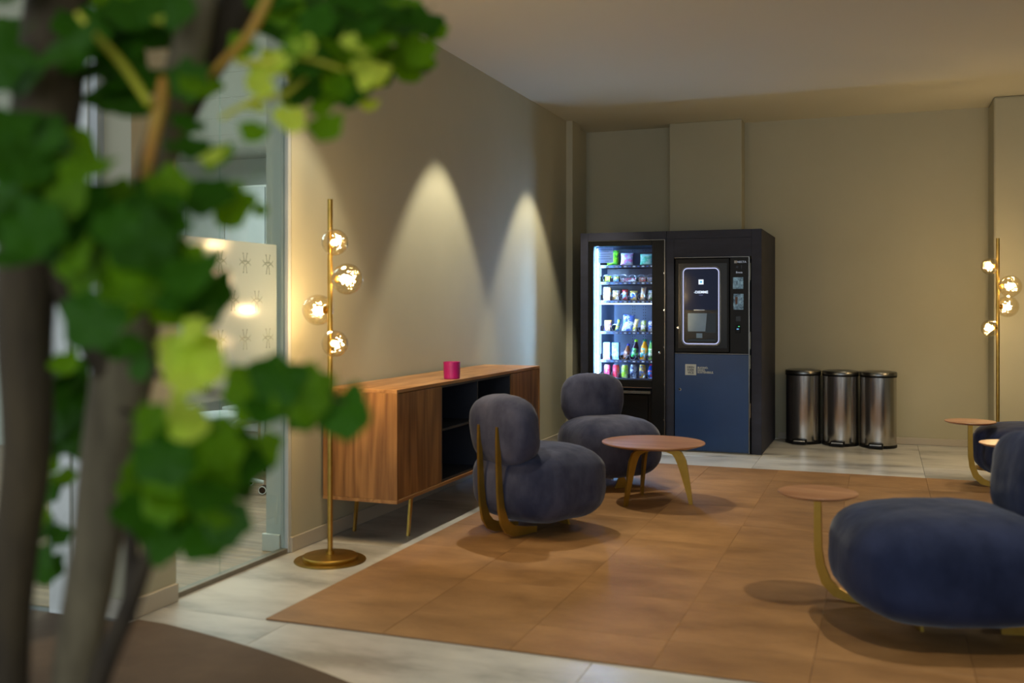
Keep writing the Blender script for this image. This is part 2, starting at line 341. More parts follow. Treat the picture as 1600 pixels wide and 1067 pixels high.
for k, z in enumerate((1.403, 1.230, 1.053, 0.878)):
    y = 3.395 if k % 2 else 3.485
    if k == 2: y = 3.485
    while y < 4.08: emblem(y, z, 0.084, film, XW-0.0184); y += 0.181

# front wall of the office (faces the viewer) with a white framed glass door
dr = empty('door_1', kind='structure')
MB().box(-2.95, -2.88, 3.03, 3.09, 0, 2.62, bev=0.004).box(-3.06, -2.96, 3.02, 3.075, 0.0, 2.60, bev=0.004).box(-4.05, -3.95, 3.02, 3.075, 0, 2.60, bev=0.004).box(-3.95, -3.06, 3.02, 3.075, 2.50, 2.60, bev=0.004).build('door_frame', m_white, dr)
MB().box(-2.88, -2.84, 3.04, 3.08, 0, 2.62, bev=0.003).build('jamb', m_frame, dr)
bx('pane', m_glass, (-3.95, -3.06, 3.042, 3.052, 0.0, 2.50), dr)
MB().tube([(-3.12, 3.01, 0.95), (-3.12, 2.975, 0.95), (-3.12, 2.975, 1.25), (-3.12, 3.01, 1.25)], 0.008).build('door_handle', m_chrome, dr)
wf = bx('wall_front_left', m_wall, (-9, -4.05, 3.0, 3.1, 0, ZC)); tag(wf, kind='structure')
wf2 = bx('wall_above_door', m_wall, (-4.05, XW-0.12, 3.02, 3.1, 2.62, ZC)); tag(wf2, kind='structure')
# office beyond
of = bx('floor_office', m_grout, (-7.2, XW, 3.09, 9.2, -0.06, -0.004)); tag(of, kind='structure')
def planks():
    for j in range(25):
        y = 3.095+j*0.2; x = -6.2-rnd.uniform(0, 1.1)
        while x < XW-0.05:
            xa, xb = max(x, -6.2), min(x+1.3, XW-0.046)
            if xb-xa > 0.05 and (y < 7.5): MB().box(-(xb-xa)/2+0.001, (xb-xa)/2-0.001, -0.099, 0.099, -0.015, 0.0, bev=0.001, seg=1).build('floor_plank', m_plank, of, loc=((xa+xb)/2, y+0.1, 0))
            x += 1.3
planks()
MB().box(-7.2, -6.21, 3.09, 9.2, -0.02, 0.0).build('floor_margin', m_plank, of)
MB().box(-6.2, XW-0.13, 7.7, 9.2, -0.02, 0.0).build('floor_margin', m_plank, of)
MB().box(XW-0.046, XW-0.001, 3.335, 4.20, -0.02, 0.0).build('sill', m_tile, of)
tag(bx('wall_office_back', m_officew, (-7.2, XW-0.13, 8.0, 8.1, 0, 2.7)), kind='structure')
tag(bx('wall_office_left', m_officew, (-7.3, -7.2, 3.1, 8.1, 0, 2.7)), kind='structure')
tag(bx('wall_office_right', m_officew, (XW-0.14, XW-0.131, 4.20, 8.0, 0, 2.7)), kind='structure')
tag(bx('trim_office_jamb', m_officew, (XW-0.14, XW-0.05, 4.192, 4.199, 0, 2.62)), kind='structure')
tag(bx('baseboard_office', m_white, (XW-0.15, XW-0.05, 4.17, 4.187, 0, 0.085), bev=0.003), kind='structure')
oc = bx('ceiling_office', m_officew, (-7.2, XW-0.12, 3.1, 8.1, 2.62, 2.7)); tag(oc, kind='structure')
for i in range(5):
    for j in range(8):
        MB().box(-0.297, 0.297, -0.297, 0.297, -0.012, 0, bev=0.003, seg=1).build('ceiling_panel', m_officew, oc, loc=(-3.2-0.6*i, 3.5+0.6*j, 2.62))

# ------------------------------------------------------------------ carpets
rug = empty('rug', 'large cognac brown carpet of square pieces under the lounge chairs', 'carpet', (0, 0, 0))
tiles(rug, 'carpet_tile', m_rug, -2.22, 3.04, 0.5, 0.5, 11, 9, (-2.22, 3.2), (3.25, 7.53), 0.0005, 0.0005, 0.007, bev=0.0010)
poly = []
for i in range(61):
    a = math.radians(80-i*2.2+20)
    x, y = -3.3+4.5*math.cos(a), -1.38+4.5*math.sin(a)
    if y > 3.00 and x < -2.8: continue
    poly.append((x, y))
poly = [(-4.6, 3.01), (-2.66, 3.01), (-2.66, 3.06)] + [p for p in poly if p[0] > -2.66] 
poly = poly + [(poly[-1][0], -3.9), (-4.6, -3.9)]
rd = MB().prism(list(reversed(poly)), 0.001, 0.010, ((0,0,0), (1,0,0), (0,1,0), (0,0,1))).build('round_carpet', m_rug2)
tag(rd, 'dark brown carpet with a curved edge, lower left beneath the tree', 'carpet')

# ------------------------------------------------------------------ sideboard
SX0, SX1, SY0, SY1, SZ0, SZ1 = -2.70, -2.275, 4.46, 6.67, 0.215, 0.787
sb = empty('sideboard', 'long walnut sideboard with open charcoal niche on slim brass legs', 'sideboard', (0, 0, 0))
t = 0.018
MB().box(SX0, SX1, SY0, SY1, SZ1-t, SZ1, bev=0.001, seg=1).build('top_panel', m_wy, sb)
MB().box(SX0, SX1, SY0, SY1, SZ0, SZ0+t, bev=0.001, seg=1).build('bottom_panel', m_wy, sb)
for a in (SY0, SY1-t): MB().box(SX0, SX1, a, a+t, SZ0+t+0.0005, SZ1-t-0.0005, bev=0.001, seg=1).build('side_panel', m_wz, sb)
MB().box(SX0, SX0+0.01, SY0+t, SY1-t, SZ0+t, SZ1-t).build('back_panel', m_char, sb)
DX = SX1-0.004
for a, b in ((SY0+t+0.003, 5.005), (6.095, SY1-t-0.003)): MB().box(DX-0.018, DX, a, b, SZ0+t+0.003, SZ1-t-0.004, bev=0.001, seg=1).build('door', m_wz, sb)
n0, n1, nz0, nz1 = 5.010, 6.090, SZ0+t, SZ1-t
nb = MB().box(SX0+0.011, DX-0.004, n0, n1, nz0+0.0005, nz0+0.014).box(SX0+0.011, DX-0.004, n0, n1, nz1-0.014, nz1-0.0005)
nb.box(SX0+0.011, DX-0.004, n0, n0+0.012, nz0+0.014, nz1-0.014).box(SX0+0.011, DX-0.004, n1-0.012, n1, nz0+0.014, nz1-0.014)
nb.build('niche_lining', m_char, sb)
MB().box(SX0+0.011, DX-0.01, 5.544, 5.556, nz0+0.014, nz1-0.014).build('divider', m_char, sb)
MB().box(SX0+0.011, DX-0.012, n0+0.012, 5.543, 0.512, 0.526, bev=0.001).build('shelf', m_char, sb)
MB().box(SX0+0.011, DX-0.012, 5.557, n1-0.012, 0.512, 0.526, bev=0.001).build('shelf', m_char, sb)
lf = MB()
for x in (-2.335, -2.655): lf.box(x-0.012, x+0.012, 4.53, 6.60, SZ0-0.012, SZ0-0.0005)
lf.build('leg_rail', m_gold, sb)
for x in (-2.335, -2.655):
    for y, s in ((4.74, -1), (6.39, 1)):
        MB().ribbon([(0, SZ0-0.012, 0.028), (s*0.035, 0.0, 0.018)], -0.006, 0.006, ((x, y, 0), (0, 1, 0), (0, 0, 1), (1, 0, 0))).build('leg', m_gold, sb)
# candle
cd = MB().lathe([(0, 0), (0.044, 0), (0.047, 0.003), (0.049, 0.098), (0.0455, 0.098), (0.044, 0.078), (0, 0.078)], 40).build('candle_jar', m_magenta, None, auto=40, loc=(-2.335, 5.27, SZ1+0.0005))
tag(cd, 'magenta candle jar standing on the walnut sideboard', 'candle')
MB().lathe([(0, 0.0785), (0.043, 0.0785), (0.043, 0.082), (0, 0.083)], 24).build('wax', M('wax', srgb(235, 150, 200), 0.5), cd)

# ------------------------------------------------------------------ floor lamps
def floor_lamp(x, y, label, globes):
    t = empty('floor_lamp', label, 'lamp', (x, y, 0), 0, 'brass globe floor lamps')
    MB().lathe([(0, 0), (0.168, 0), (0.170, 0.003), (0.168, 0.006), (0, 0.006)], 48).build('base_plate', m_gold, t, auto=30)
    MB().lathe([(0, 0.0062), (0.128, 0.0062), (0.130, 0.010), (0.130, 0.022), (0.126, 0.026), (0.02, 0.032), (0.02, 0.045), (0, 0.045)], 48).build('base_disc', m_gold, t, auto=30)
    MB().tube([(0, 0, 0.03), (0, 0, 1.0), (0, 0, 1.712)], 0.0125, 16).build('pole', m_gold, t, auto=40)
    fwd = Vector((math.sin(TH), -math.cos(TH), 0)); rt = Vector((math.cos(TH), math.sin(TH), 0))
    for (z, dr_, df, r) in globes:
        d = rt*dr_+fwd*df; l = d.length; u = d/l; c = Vector((0, 0, z))+d
        g = MB().lathe([(r*math.sin(PI*i/20), -r*math.cos(PI*i/20)) for i in range(21)], 32, c).build('globe', m_amber, t, smooth=True)
        st = l-r
        MB().lathe([(0, 0), (0.006, 0), (0.006, max(st, 0.004)+0.004), (0.017, max(st, 0.004)+0.006), (0.019, max(st, 0.004)+0.016), (0.012, max(st, 0.004)+0.022), (0, max(st, 0.004)+0.022)], 20, Vector((0, 0, z))+u*0.010, axis=u).build('arm', m_gold, t, auto=40)
        b0 = c-u*(r*0.42)
        MB().lathe([(0, -0.001), (0.008, 0.0), (0.0125, 0.008), (0.0125, r*0.62), (0.008, r*0.62+0.008), (0, r*0.62+0.010)], 14, b0, axis=u).build('bulb', m_bulb, g, smooth=True)
    return t
floor_lamp(-2.458, 4.125, 'brass floor lamp with four amber globes before the left wall beside the sideboard',
           [(1.503, 0.036, 0.075, 0.062), (1.333, 0.084, 0.02, 0.074), (1.187, -0.068, -0.05, 0.074), (1.030, 0.036, 0.075, 0.062)])
floor_lamp(0.798, 8.19, 'brass floor lamp with four amber globes in the far right corner',
           [(1.502, -0.074, 0.03, 0.062), (1.355, 0.062, 0.06, 0.080), (1.205, 0.086, -0.03, 0.080), (1.046, -0.074, 0.03, 0.062)])

# ------------------------------------------------------------------ lounge chairs
def bar_profile(mb, y, s0):
    line = [(-0.336, 0.580, 0.012), (-0.333, 0.50, 0.022), (-0.328, 0.38, 0.028), (-0.322, 0.25, 0.034), (-0.312, 0.16, 0.040), (-0.292, 0.09, 0.050), (-0.262, 0.050, 0.058), (-0.225, 0.034, 0.056), (-0.15, 0.026, 0.044), (-0.07, 0.023, 0.030)]
    mb.ribbon(line, y-0.008, y+0.008, ((0, 0, 0), (1, 0, 0), (0, 0, 1), (0, 1, 0)))
def lounge_chair(x, y, rz, label, fab, sa=0.315, sbb=0.315, sp=0.075, seed=0, bz=0.552, sh=0.200):
    t = empty('lounge_chair', label, 'chair', (x, y, 0.007), rz, 'navy lounge chairs with rounded cushions')
    MB().super((sa-0.295, 0, 0.058+sh), sa, sbb, sh, 3.2, 3.1, 22, 0.022, seed).build('seat', fab, t, smooth=True)
    Rm = Matrix.Rotation(math.radians(-6), 4, 'Y')
    MB().super((-0.228, 0, bz), 0.108, 0.228, 0.182, 2.8, 2.9, 18, 0.030, seed+4, Rm).build('backrest', fab, t, smooth=True)
    for sy in (-sp, sp):
        mb = MB(); bar_profile(mb, sy, 0); mb.build('support_bar', m_goldp, t)
    MB().prism([(-0.05, 0.003), (0.05, 0.003), (0.02, 0.075), (-0.02, 0.075)], -0.006, 0.006, ((0.20, 0, 0), (0, 1, 0), (0, 0, 1), (1, 0, 0))).build('foot', m_goldp, t)
    MB().box(-0.004, 0.004, -0.0008, 0.0008, -0.014, 0.014).build('label_tag', m_char, t, loc=(-0.07, -sbb*0.985, 0.20))
    return t
lounge_chair(-1.752, 5.077, math.radians(61), 'navy lounge chair turned away from the viewer in front of the sideboard', m_fab, seed=1)
lounge_chair(-1.75, 6.55, math.radians(-48), 'navy lounge chair by the snack machine, behind the round coffee table', m_fab, seed=2)
lounge_chair(0.31, 4.055, math.radians(198), 'deep navy lounge chair nearest the viewer, cut off by the right edge', m_fab2, sa=0.395, sbb=0.36, seed=3)
lounge_chair(0.925, 7.43, math.radians(198), 'deep navy lounge chair far right below the distant floor lamp', m_fab2, seed=5, sh=0.182)

# coffee table
ct = empty('coffee_table', 'round walnut coffee table on three curved brass legs', 'table', (-1.32, 6.02, 0.007))
MB().lathe([(0, 0.349), (0.27, 0.349), (0.312, 0.362), (0.314, 0.366), (0.312, 0.370), (0, 0.370)], 64).build('table_top', m_top, ct, auto=30)
MB().lathe([(0, 0.338), (0.07, 0.338), (0.07, 0.3485), (0, 0.3485)], 24).build('mount', m_goldp, ct)
for a in (-122.8, 0.7, 120.5):
    u = (math.cos(math.radians(a)), math.sin(math.radians(a)), 0); n = (-u[1], u[0], 0)
    MB().ribbon([(0.02, 0.326, 0.022), (0.08, 0.326, 0.030), (0.125, 0.318, 0.042), (0.155, 0.295, 0.056), (0.175, 0.255, 0.058), (0.192, 0.19, 0.048), (0.208, 0.12, 0.038), (0.222, 0.05, 0.028), (0.231, 0.0, 0.021)], -0.008, 0.008, ((0,0,0), u, (0,0,1), n)).build('leg', m_goldp, ct)
def side_table(x, y, rz, label):
    t = empty('side_table', label, 'table', (x, y, 0.007), rz, 'small round side tables with curved stems')
    MB().lathe([(0, 0.418), (0.135, 0.418), (0.158, 0.428), (0.160, 0.431), (0.158, 0.434), (0, 0.434)], 48).build('table_top', m_top, t, auto=30)
    MB().ribbon([(0.0, 0.4175, 0.028), (0.0, 0.30, 0.030), (0.002, 0.20, 0.032), (0.012, 0.13, 0.036), (0.035, 0.07, 0.042), (0.075, 0.033, 0.042), (0.12, 0.018, 0.032), (0.22, 0.012, 0.022), (0.30, 0.011, 0.020)], -0.007, 0.007, ((0,0,0), (1,0,0), (0,0,1), (0,1,0))).build('stem', m_goldp, t)
    return t
side_table(-0.252, 4.282, math.radians(-12), 'small round side table with curved stem beside the nearest chair')
side_table(0.545, 7.30, math.radians(5), 'small round side table before the far right chair, below the floor lamp')
side_table(0.665, 6.19, math.radians(20), 'small round side table half hidden behind the nearest chair back')

# ------------------------------------------------------------------ pedal bins
def bin_(x, y, label):
    t = empty('pedal_bin', label, 'bin', (x, y, 0), math.radians(-6), 'steel pedal bins along the back wall')
    MB().lathe([(0, 0.0), (0.150, 0.0), (0.153, 0.006), (0.153, 0.022), (0.150, 0.026), (0, 0.026)], 48).build('base_ring', m_blackm, t, auto=30)
    MB().lathe([(0, 0.0265), (0.1485, 0.0265), (0.1485, 0.600), (0, 0.600)], 64).build('body', m_steel, t, auto=30)
    MB().lathe([(0.130, 0.6005), (0.151, 0.6005), (0.152, 0.604), (0.152, 0.612), (0.130, 0.612)], 48).build('rim', m_blackm, t, auto=30)
    MB().lathe([(0, 0.6125), (0.150, 0.6125), (0.154, 0.616), (0.154, 0.636), (0.149, 0.645), (0.10, 0.652), (0, 0.655)], 48).build('lid', m_steelL, t, auto=30)
    p = MB().box(-0.058, 0.058, -0.195, -0.14, 0.006, 0.050, bev=0.007).build('pedal', m_blackm, t)
    MB().box(-0.048, 0.048, -0.1985, -0.1955, 0.030, 0.040).build('pedal_trim', m_chrome, p)
    MB().box(-0.02, 0.02, 0.148, 0.168, 0.58, 0.64, bev=0.003).build('hinge', m_blackm, t)
m_steelL = mottle(M('lid_steel', srgb(120, 120, 118), 0.3, 1.0), srgb(112, 112, 110), srgb(128, 128, 126), 5)
bin_(-0.665, 9.19, 'steel pedal bin next to the anthracite cabinet, first of three')
bin_(-0.350, 9.165, 'steel pedal bin in the middle of the row of three')
bin_(-0.040, 9.135, 'steel pedal bin farthest from the vending machines, last of three')

# ------------------------------------------------------------------ vending enclosure
VY = 8.28
en = empty('vending_cabinet', 'tall anthracite surround housing both vending machines', 'cabinet', (0, 0, 0))
EX0, EX1, EZ = -2.454, -0.924, 1.838
MB().box(EX0, -2.385, VY, 9.36, 0, EZ, bev=0.002).build('side_panel', m_panel, en)
MB().box(-1.006, EX1, VY, 9.36, 0, EZ, bev=0.002).build('side_panel', m_panel, en)
MB().box(-1.708, -1.640, VY, 9.16, 0, 1.77).build('middle_panel', m_panel, en)
MB().box(-2.3845, -1.703, VY, 9.16, 1.771, EZ, bev=0.001, seg=1).build('top_panel', m_panel, en)
MB().box(-1.701, -1.0065, VY, 9.16, 1.771, EZ, bev=0.001, seg=1).build('top_panel', m_panel, en)
MB().box(-1.639, -1.0065, VY, VY+0.03, 1.618, 1.770).build('header_panel', m_panel, en)

# snack machine
sm = empty('snack_machine', 'black glass-fronted snack and drinks machine with blue lighting', 'machine', (0, 0, 0))
X0, X1 = -2.380, -1.712; GX0, GX1, GZ0, GZ1 = -2.332, -1.825, 0.585, 1.722; YF = VY-0.012
IX0, IX1 = -2.335, -1.745; IY0, IY1 = 8.315, 8.98
fr = MB()
fr.box(X0, GX0, YF, 8.31, 0.50, 1.765, bev=0.003); fr.box(GX1, X1, YF, 8.31, 0.012, 1.765, bev=0.003)
fr.box(GX0, GX1, YF, 8.31, GZ1, 1.765, bev=0.003); fr.box(GX0, GX1, YF, 8.31, 0.525, GZ0, bev=0.003)
dm = fr.build('door_frame', m_blackm, sm)
MB().box(X1-0.006, X1+0.001, YF-0.004, YF+0.01, 0.02, 1.768).box(X0, X1-0.006, YF-0.004, YF+0.004, 1.7645, 1.769).build('edge_strip', m_steelL, dm)
MB().box(GX0, GX1, YF-0.004, YF-0.0005, 0.518, 0.524).build('edge_strip', m_chrome, dm)
bx('glass_pane', m_vglass, (GX0-0.002, GX1+0.002, 8.286, 8.290, GZ0-0.002, GZ1+0.002), sm)
MB().lathe([(0, 0), (0.011, 0), (0.011, 0.006), (0.007, 0.010), (0, 0.010)], 20, (-1.760, YF, 0.818), axis=(0,-1,0)).build('lock', m_chrome, sm)
for z in (0.25, 0.55, 0.86, 1.17, 1.48): MB().box(X1-0.012, X1-0.006, YF-0.006, YF-0.0005, z, z+0.012).build('rivet', m_chrome, sm)
lower = MB().box(X0, GX1-0.0005, YF+0.02, 8.31, 0.012, 0.50, bev=0.004).build('lower_panel', m_black, sm)
MB().box(-2.30, -1.86, YF+0.004, YF+0.02, 0.16, 0.46, bev=0.008).build('delivery_flap', m_black, lower)
MB().box(-2.32, -1.835, YF-0.012, YF+0.018, 0.470, 0.492, bev=0.004).build('flap_handle', m_steelL, lower)
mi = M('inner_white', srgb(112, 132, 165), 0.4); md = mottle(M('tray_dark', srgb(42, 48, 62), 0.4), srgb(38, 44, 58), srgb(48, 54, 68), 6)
body = MB()
body.box(IX0-0.02, IX0, 8.312, IY1+0.02, 0.1, 1.755); body.box(IX1, IX1+0.02, 8.312, IY1+0.02, 0.1, 1.755)
body.box(IX0, IX1, IY1, IY1+0.02, 0.1, 1.755); body.box(IX0, IX1, 8.312, IY1, 1.735, 1.755); body.box(IX0, IX1, 8.312, IY1, 0.52, 0.54)
cab = body.build('cabinet', mi, sm)
mh = M('hole_dark', srgb(20, 24, 34), 0.6); hb = MB()
for z in [0.80+0.027*i for i in range(36)]:
    if 1.0 < z < 1.0: continue
    for x in (-2.16, -2.14, -2.06, -2.04, -1.96, -1.94, -1.86, -1.84): hb.box(x-0.003, x+0.003, IY1-0.002, IY1-0.0005, z-0.004, z+0.004)
hb.build('vent_holes', mh, sm, kind='stuff')
MB().box(IX0+0.001, IX0+0.004, 8.36, 8.52, 0.60, 1.71).build('light_panel', m_ledp, sm)
MB().tube([(-2.304, 8.303, 0.60), (-2.304, 8.303, 1.70)], 0.006, 10).build('light_tube', m_ledb, sm)
SH = [1.552, 1.408, 1.248, 0.980, 0.735, 0.577]   # tray floor heights (bottom of the lip band)
COLX = [-2.257, -2.179, -2.101, -2.023, -1.945, -1.867, -1.789]
m_coil = M('coil_wire', srgb(190, 200, 215), 0.25, 0.7); m_tagw = emis('price_tag_lit', (0.55, 0.75, 1, 1), 0.55); m_tagb = M('tag_blue', srgb(60, 100, 170), 0.5)
for k, z in enumerate(SH):
    tr = MB().box(-2.302, IX1, 8.385, 8.95, z+0.003, z+0.009).box(-2.302, IX1, 8.378, 8.386, z-0.012, z+0.013, bev=0.001).box(-2.305, -2.302, 8.378, 8.95, z-0.012, z+0.06).build('tray', md, sm)
    if k < 3: MB().box(-2.300, IX1, 8.60, 8.604, z+0.01, z+(0.13 if k != 2 else 0.145)).build('tray_back', md, tr)
    for i, x in enumerate(COLX):
        if i < 6 and k != 0 and (k, i) not in ((1, 2), (3, 1), (3, 2)): MB().box(x+0.0375, x+0.0395, 8.388, 8.60, z+0.009, z+0.045).build('divider', md, tr)
        if k < 5: MB().box(x+0.008, x+0.030, 8.3765, 8.3779, z-0.007, z+0.004).build('price_tag', m_tagw, tr); MB().box(x-0.030, x-0.012, 8.3765, 8.3779, z-0.006, z+0.002).build('price_tag', m_tagb, tr)
        if k == 0: continue
        mb = MB(); r = 0.031
        for q in range(1 if k != 5 else 1):
            mb.tube([(x+r*math.cos(a*PI/12), 8.392+a*0.0012, z+0.012+r+r*math.sin(a*PI/12)) for a in range(-5, 20)], 0.0016, 6)
        mb.build('coil', m_coil, tr)
MB().box(-2.302, IX1, 8.372, 8.380, SH[2]-0.024, SH[2]-0.014).build('light_strip', emis('cool_led_soft', (0.7, 0.85, 1, 1), 4.0), sm)
# loose contents
def pk(name, c1, c2, sc=28, rough=0.35, c3=None):
    return mottle(M(name, c1, rough), c1, c2, sc, lo=0.42, hi=0.52, detail=2, c3=c3)
def bag(x, z, w_, h, mat, label, group, y=8.44, tilt=0.0, th=0.022, nm='snack_bag'):
    t = bmesh.new(); nx, nz = 12, 14; G = {}
    for sd in (-1, 1):
        for i in range(nx+1):
            for j in range(nz+1):
                u, v = i/nx*2-1, j/nz*2-1
                edge = max(0, 1-abs(u)**6)*max(0, 1-abs(v)**8)
                th_ = th*(max(0, 1-u*u)**0.5)*(max(0, 1-abs(v)**3)**0.5)+0.0005
                wob = 0.0015*math.sin(i*2.3+j*1.1)*edge
                wx = w_/2*(1-0.10*(1-abs(v)**2))
                G[sd, i, j] = t.verts.new((u*wx, sd*(th_+wob), (v+1)/2*h))
    for sd in (-1, 1):
        for i in range(nx):
            for j in range(nz): t.faces.new((G[sd,i,j], G[sd,i+1,j], G[sd,i+1,j+1], G[sd,i,j+1]))
    bmesh.ops.remove_doubles(t, verts=t.verts, dist=0.0012); bmesh.ops.recalc_face_normals(t, faces=t.faces)
    mb = MB(); mb.merge(t); o = mb.build(nm, mat, None, smooth=True, loc=(x-0.034, y, z)); o.rotation_euler = (math.radians(-8), tilt, 0)
    return tag(o, label, 'snack', group)
def bottle(x, z, body_m, cap_m, lab_m, h, r, label, y=8.44, tilt=0.0):
    o = MB().lathe([(0, 0), (r*0.85, 0), (r, 0.006), (r, h*0.30), (r*0.93, h*0.36), (r, h*0.44), (r*0.98, h*0.60), (r*0.55, h*0.80), (r*0.42, h*0.86), (r*0.42, h*0.90), (0, h*0.90)], 20).build('bottle', body_m, None, smooth=True, loc=(x-0.034, y, z))
    MB().lathe([(0, h*0.90), (r*0.52, h*0.90), (r*0.52, h*0.985), (r*0.46, h), (0, h)], 16).build('cap', cap_m, o, auto=40)
    MB().lathe([(r*1.012, h*0.14), (r*1.012, h*0.34), (r*0.96, h*0.36), (r*1.02, h*0.44), (r*1.0, h*0.58)], 20).build('wrapper', lab_m, o, smooth=True)
    o.rotation_euler = (0, tilt, 0); return tag(o, label, 'bottle', 'bottles in the snack machine')
def can(x, z, mat, top, label, h=0.112, r=0.029, y=8.44):
    o = MB().lathe([(0, 0), (r*0.8, 0), (r, 0.008), (r, h*0.86), (r*0.84, h*0.96), (r*0.84, h), (0, h-0.002)], 24).build('drink_can', mat, None, auto=40, loc=(x-0.034, y, z))
    MB().lathe([(0, h+0.0002), (r*0.86, h+0.0002), (r*0.86, h+0.004), (r*0.80, h+0.005), (0, h+0.0015)], 20).build('can_lid', top, o)
    return tag(o, label, 'can', 'drink cans on the lowest shelf')
g1, g2, g3, g4 = ('bags on the top shelf', 'packs on the second shelf', 'packs on the third shelf', 'packs on the fourth shelf')
zt = [s+0.0095 for s in SH]
cW = srgb(225, 230, 238)
bag(-2.175, zt[0], 0.11, 0.135, pk('p_green', srgb(110, 200, 20), srgb(60, 140, 30), 30, c3=srgb(150, 220, 40)), 'lime green snack bag partly behind the paper notice', g1)
bag(-2.050, zt[0], 0.115, 0.112, pk('p_pinkw', srgb(235, 130, 200), cW, 34, c3=srgb(180, 200, 240)), 'white and pink sweets bag in the middle of the top shelf', g1)
bag(-1.880, zt[0], 0.11, 0.10, pk('p_mint', srgb(110, 230, 190), srgb(190, 250, 225), 24), 'mint green bag at the right end of the top shelf', g1)
bag(-2.216, zt[1], 0.062, 0.058, pk('p_yel', srgb(230, 225, 30), srgb(150, 190, 60), 40), 'small yellow pack on the second shelf, leftmost', g2)
bag(-2.143, zt[1], 0.060, 0.056, pk('p_yelb', srgb(235, 225, 60), srgb(120, 180, 220), 40), 'small yellow and blue pack beside the yellow pack', g2)
b = bx('snack_bar', pk('p_bar', srgb(230, 90, 140), srgb(235, 235, 245), 45, c3=srgb(90, 70, 90)), (-0.068, 0.068, -0.015, 0.015, 0, 0.036), None, 0.005, loc=(-2.069, 8.44, zt[1])); tag(b, 'wide pink and white snack bar on the second shelf', 'snack', g2)
b = bx('snack_bar', pk('p_bar2', srgb(240, 240, 250), srgb(230, 90, 110), 45), (-0.034, 0.034, -0.015, 0.015, 0, 0.040), None, 0.005, loc=(-1.939, 8.44, zt[1])); tag(b, 'short white pack with red print on the second shelf', 'snack', g2)
b = bx('snack_bar', pk('p_bar3', srgb(240, 240, 250), srgb(90, 150, 230), 45), (-0.03, 0.03, -0.015, 0.015, 0, 0.040), None, 0.005, loc=(-1.870, 8.44, zt[1])); tag(b, 'short white and blue pack at the second shelf right end', 'snack', g2)
b = bx('sandwich_pack', pk('p_sand', srgb(190, 215, 235), srgb(240, 170, 90), 26), (-0.032, 0.032, -0.02, 0.02, 0, 0.118), None, 0.006, loc=(-2.257, 8.44, zt[2])); tag(b, 'tall pale blue pack at the left end of the third shelf', 'snack', g3)
bag(-2.145, zt[2], 0.070, 0.092, pk('p_cook', srgb(170, 140, 70), srgb(225, 225, 215), 34, c3=srgb(90, 70, 50)), 'brown and white biscuit pack on the third shelf', g3)
bag(-2.067, zt[2], 0.055, 0.100, pk('p_silver', srgb(150, 190, 225), srgb(200, 60, 60), 22), 'pale blue pack with red foot on the third shelf', g3)
bag(-1.989, zt[2], 0.068, 0.085, pk('p_blue', srgb(30, 110, 220), srgb(240, 220, 120), 26), 'bright blue crisps bag on the third shelf', g3)
bag(-1.911, zt[2], 0.045, 0.118, pk('p_orange', srgb(240, 190, 120), srgb(240, 235, 220), 30), 'slim orange and cream pack on the third shelf', g3, tilt=0.08)
bag(-1.838, zt[2], 0.050, 0.092, pk('p_wg', cW, srgb(80, 150, 90), 36), 'white pack with green print on the third shelf', g3)
bag(-2.218, zt[3], 0.072, 0.100, pk('p_purp', srgb(120, 90, 200), srgb(220, 160, 90), 24), 'purple biscuit pack at the left end of the fourth shelf', g4)
bag(-2.140, zt[3], 0.040, 0.112, pk('p_yg', srgb(190, 215, 20), srgb(40, 110, 160), 30), 'slim yellow green stick pack leaning on the fourth shelf', g4, tilt=0.22)
bag(-2.045, zt[3], 0.105, 0.150, pk('p_chips', srgb(190, 215, 245), srgb(90, 130, 220), 22, c3=srgb(230, 235, 240)), 'large white and blue crisps bag on the fourth shelf', g4, tilt=0.08)
bag(-1.978, zt[3], 0.040, 0.115, pk('p_yst', srgb(215, 200, 50), srgb(230, 225, 190), 26), 'slim yellow stick pack on the fourth shelf', g4, y=8.425, tilt=0.2)
bag(-1.905, zt[3], 0.050, 0.098, pk('p_wl', srgb(235, 240, 245), srgb(180, 215, 80), 30), 'white pack with lime print on the fourth shelf', g4)
bag(-1.838, zt[3], 0.050, 0.095, pk('p_bl2', srgb(70, 130, 230), cW, 30), 'blue and white pack at the fourth shelf right end', g4)
for x, c, l in ((-2.223, srgb(220, 90, 140), 'clear drink carton with pink foot on the fifth shelf'), (-2.145, srgb(150, 200, 235), 'clear drink carton with pale blue foot on the fifth shelf')):
    o = bx('drink_carton', pk('p_water'+l[-20:-15], srgb(170, 205, 230), srgb(120, 165, 200), 30), (-0.031, 0.031, -0.028, 0.028, 0, 0.150), None, 0.006, loc=(x-0.034, 8.44, zt[4])); tag(o, l, 'drink', 'cartons on the fifth shelf')
    bx('foot_band', M('band', c, 0.4), (-0.0315, 0.0315, -0.0285, 0.0285, 0.004, 0.014), o)
Mx = lambda n, c, r=0.25: M(n, c, r)
bottle(-2.063, zt[4], Mx('b_tea', srgb(120, 70, 35)), Mx('c_blue', srgb(40, 60, 190)), pk('l_1', srgb(210, 180, 150), srgb(120, 60, 40), 40), 0.142, 0.026, 'brown tea bottle with blue cap on the fifth shelf', tilt=0.22)
bottle(-1.985, zt[4], Mx('b_dark', srgb(40, 24, 50)), Mx('c_lime', srgb(150, 220, 40)), pk('l_2', srgb(70, 190, 90), srgb(30, 30, 60), 26), 0.178, 0.030, 'dark drink bottle with lime cap on the fifth shelf', tilt=0.12)
bottle(-1.905, zt[4], Mx('b_orange', srgb(245, 170, 30)), Mx('c_green', srgb(40, 150, 100)), pk('l_3', srgb(90, 200, 190), srgb(250, 180, 40), 26), 0.180, 0.031, 'orange juice bottle on the fifth shelf', tilt=0.10)
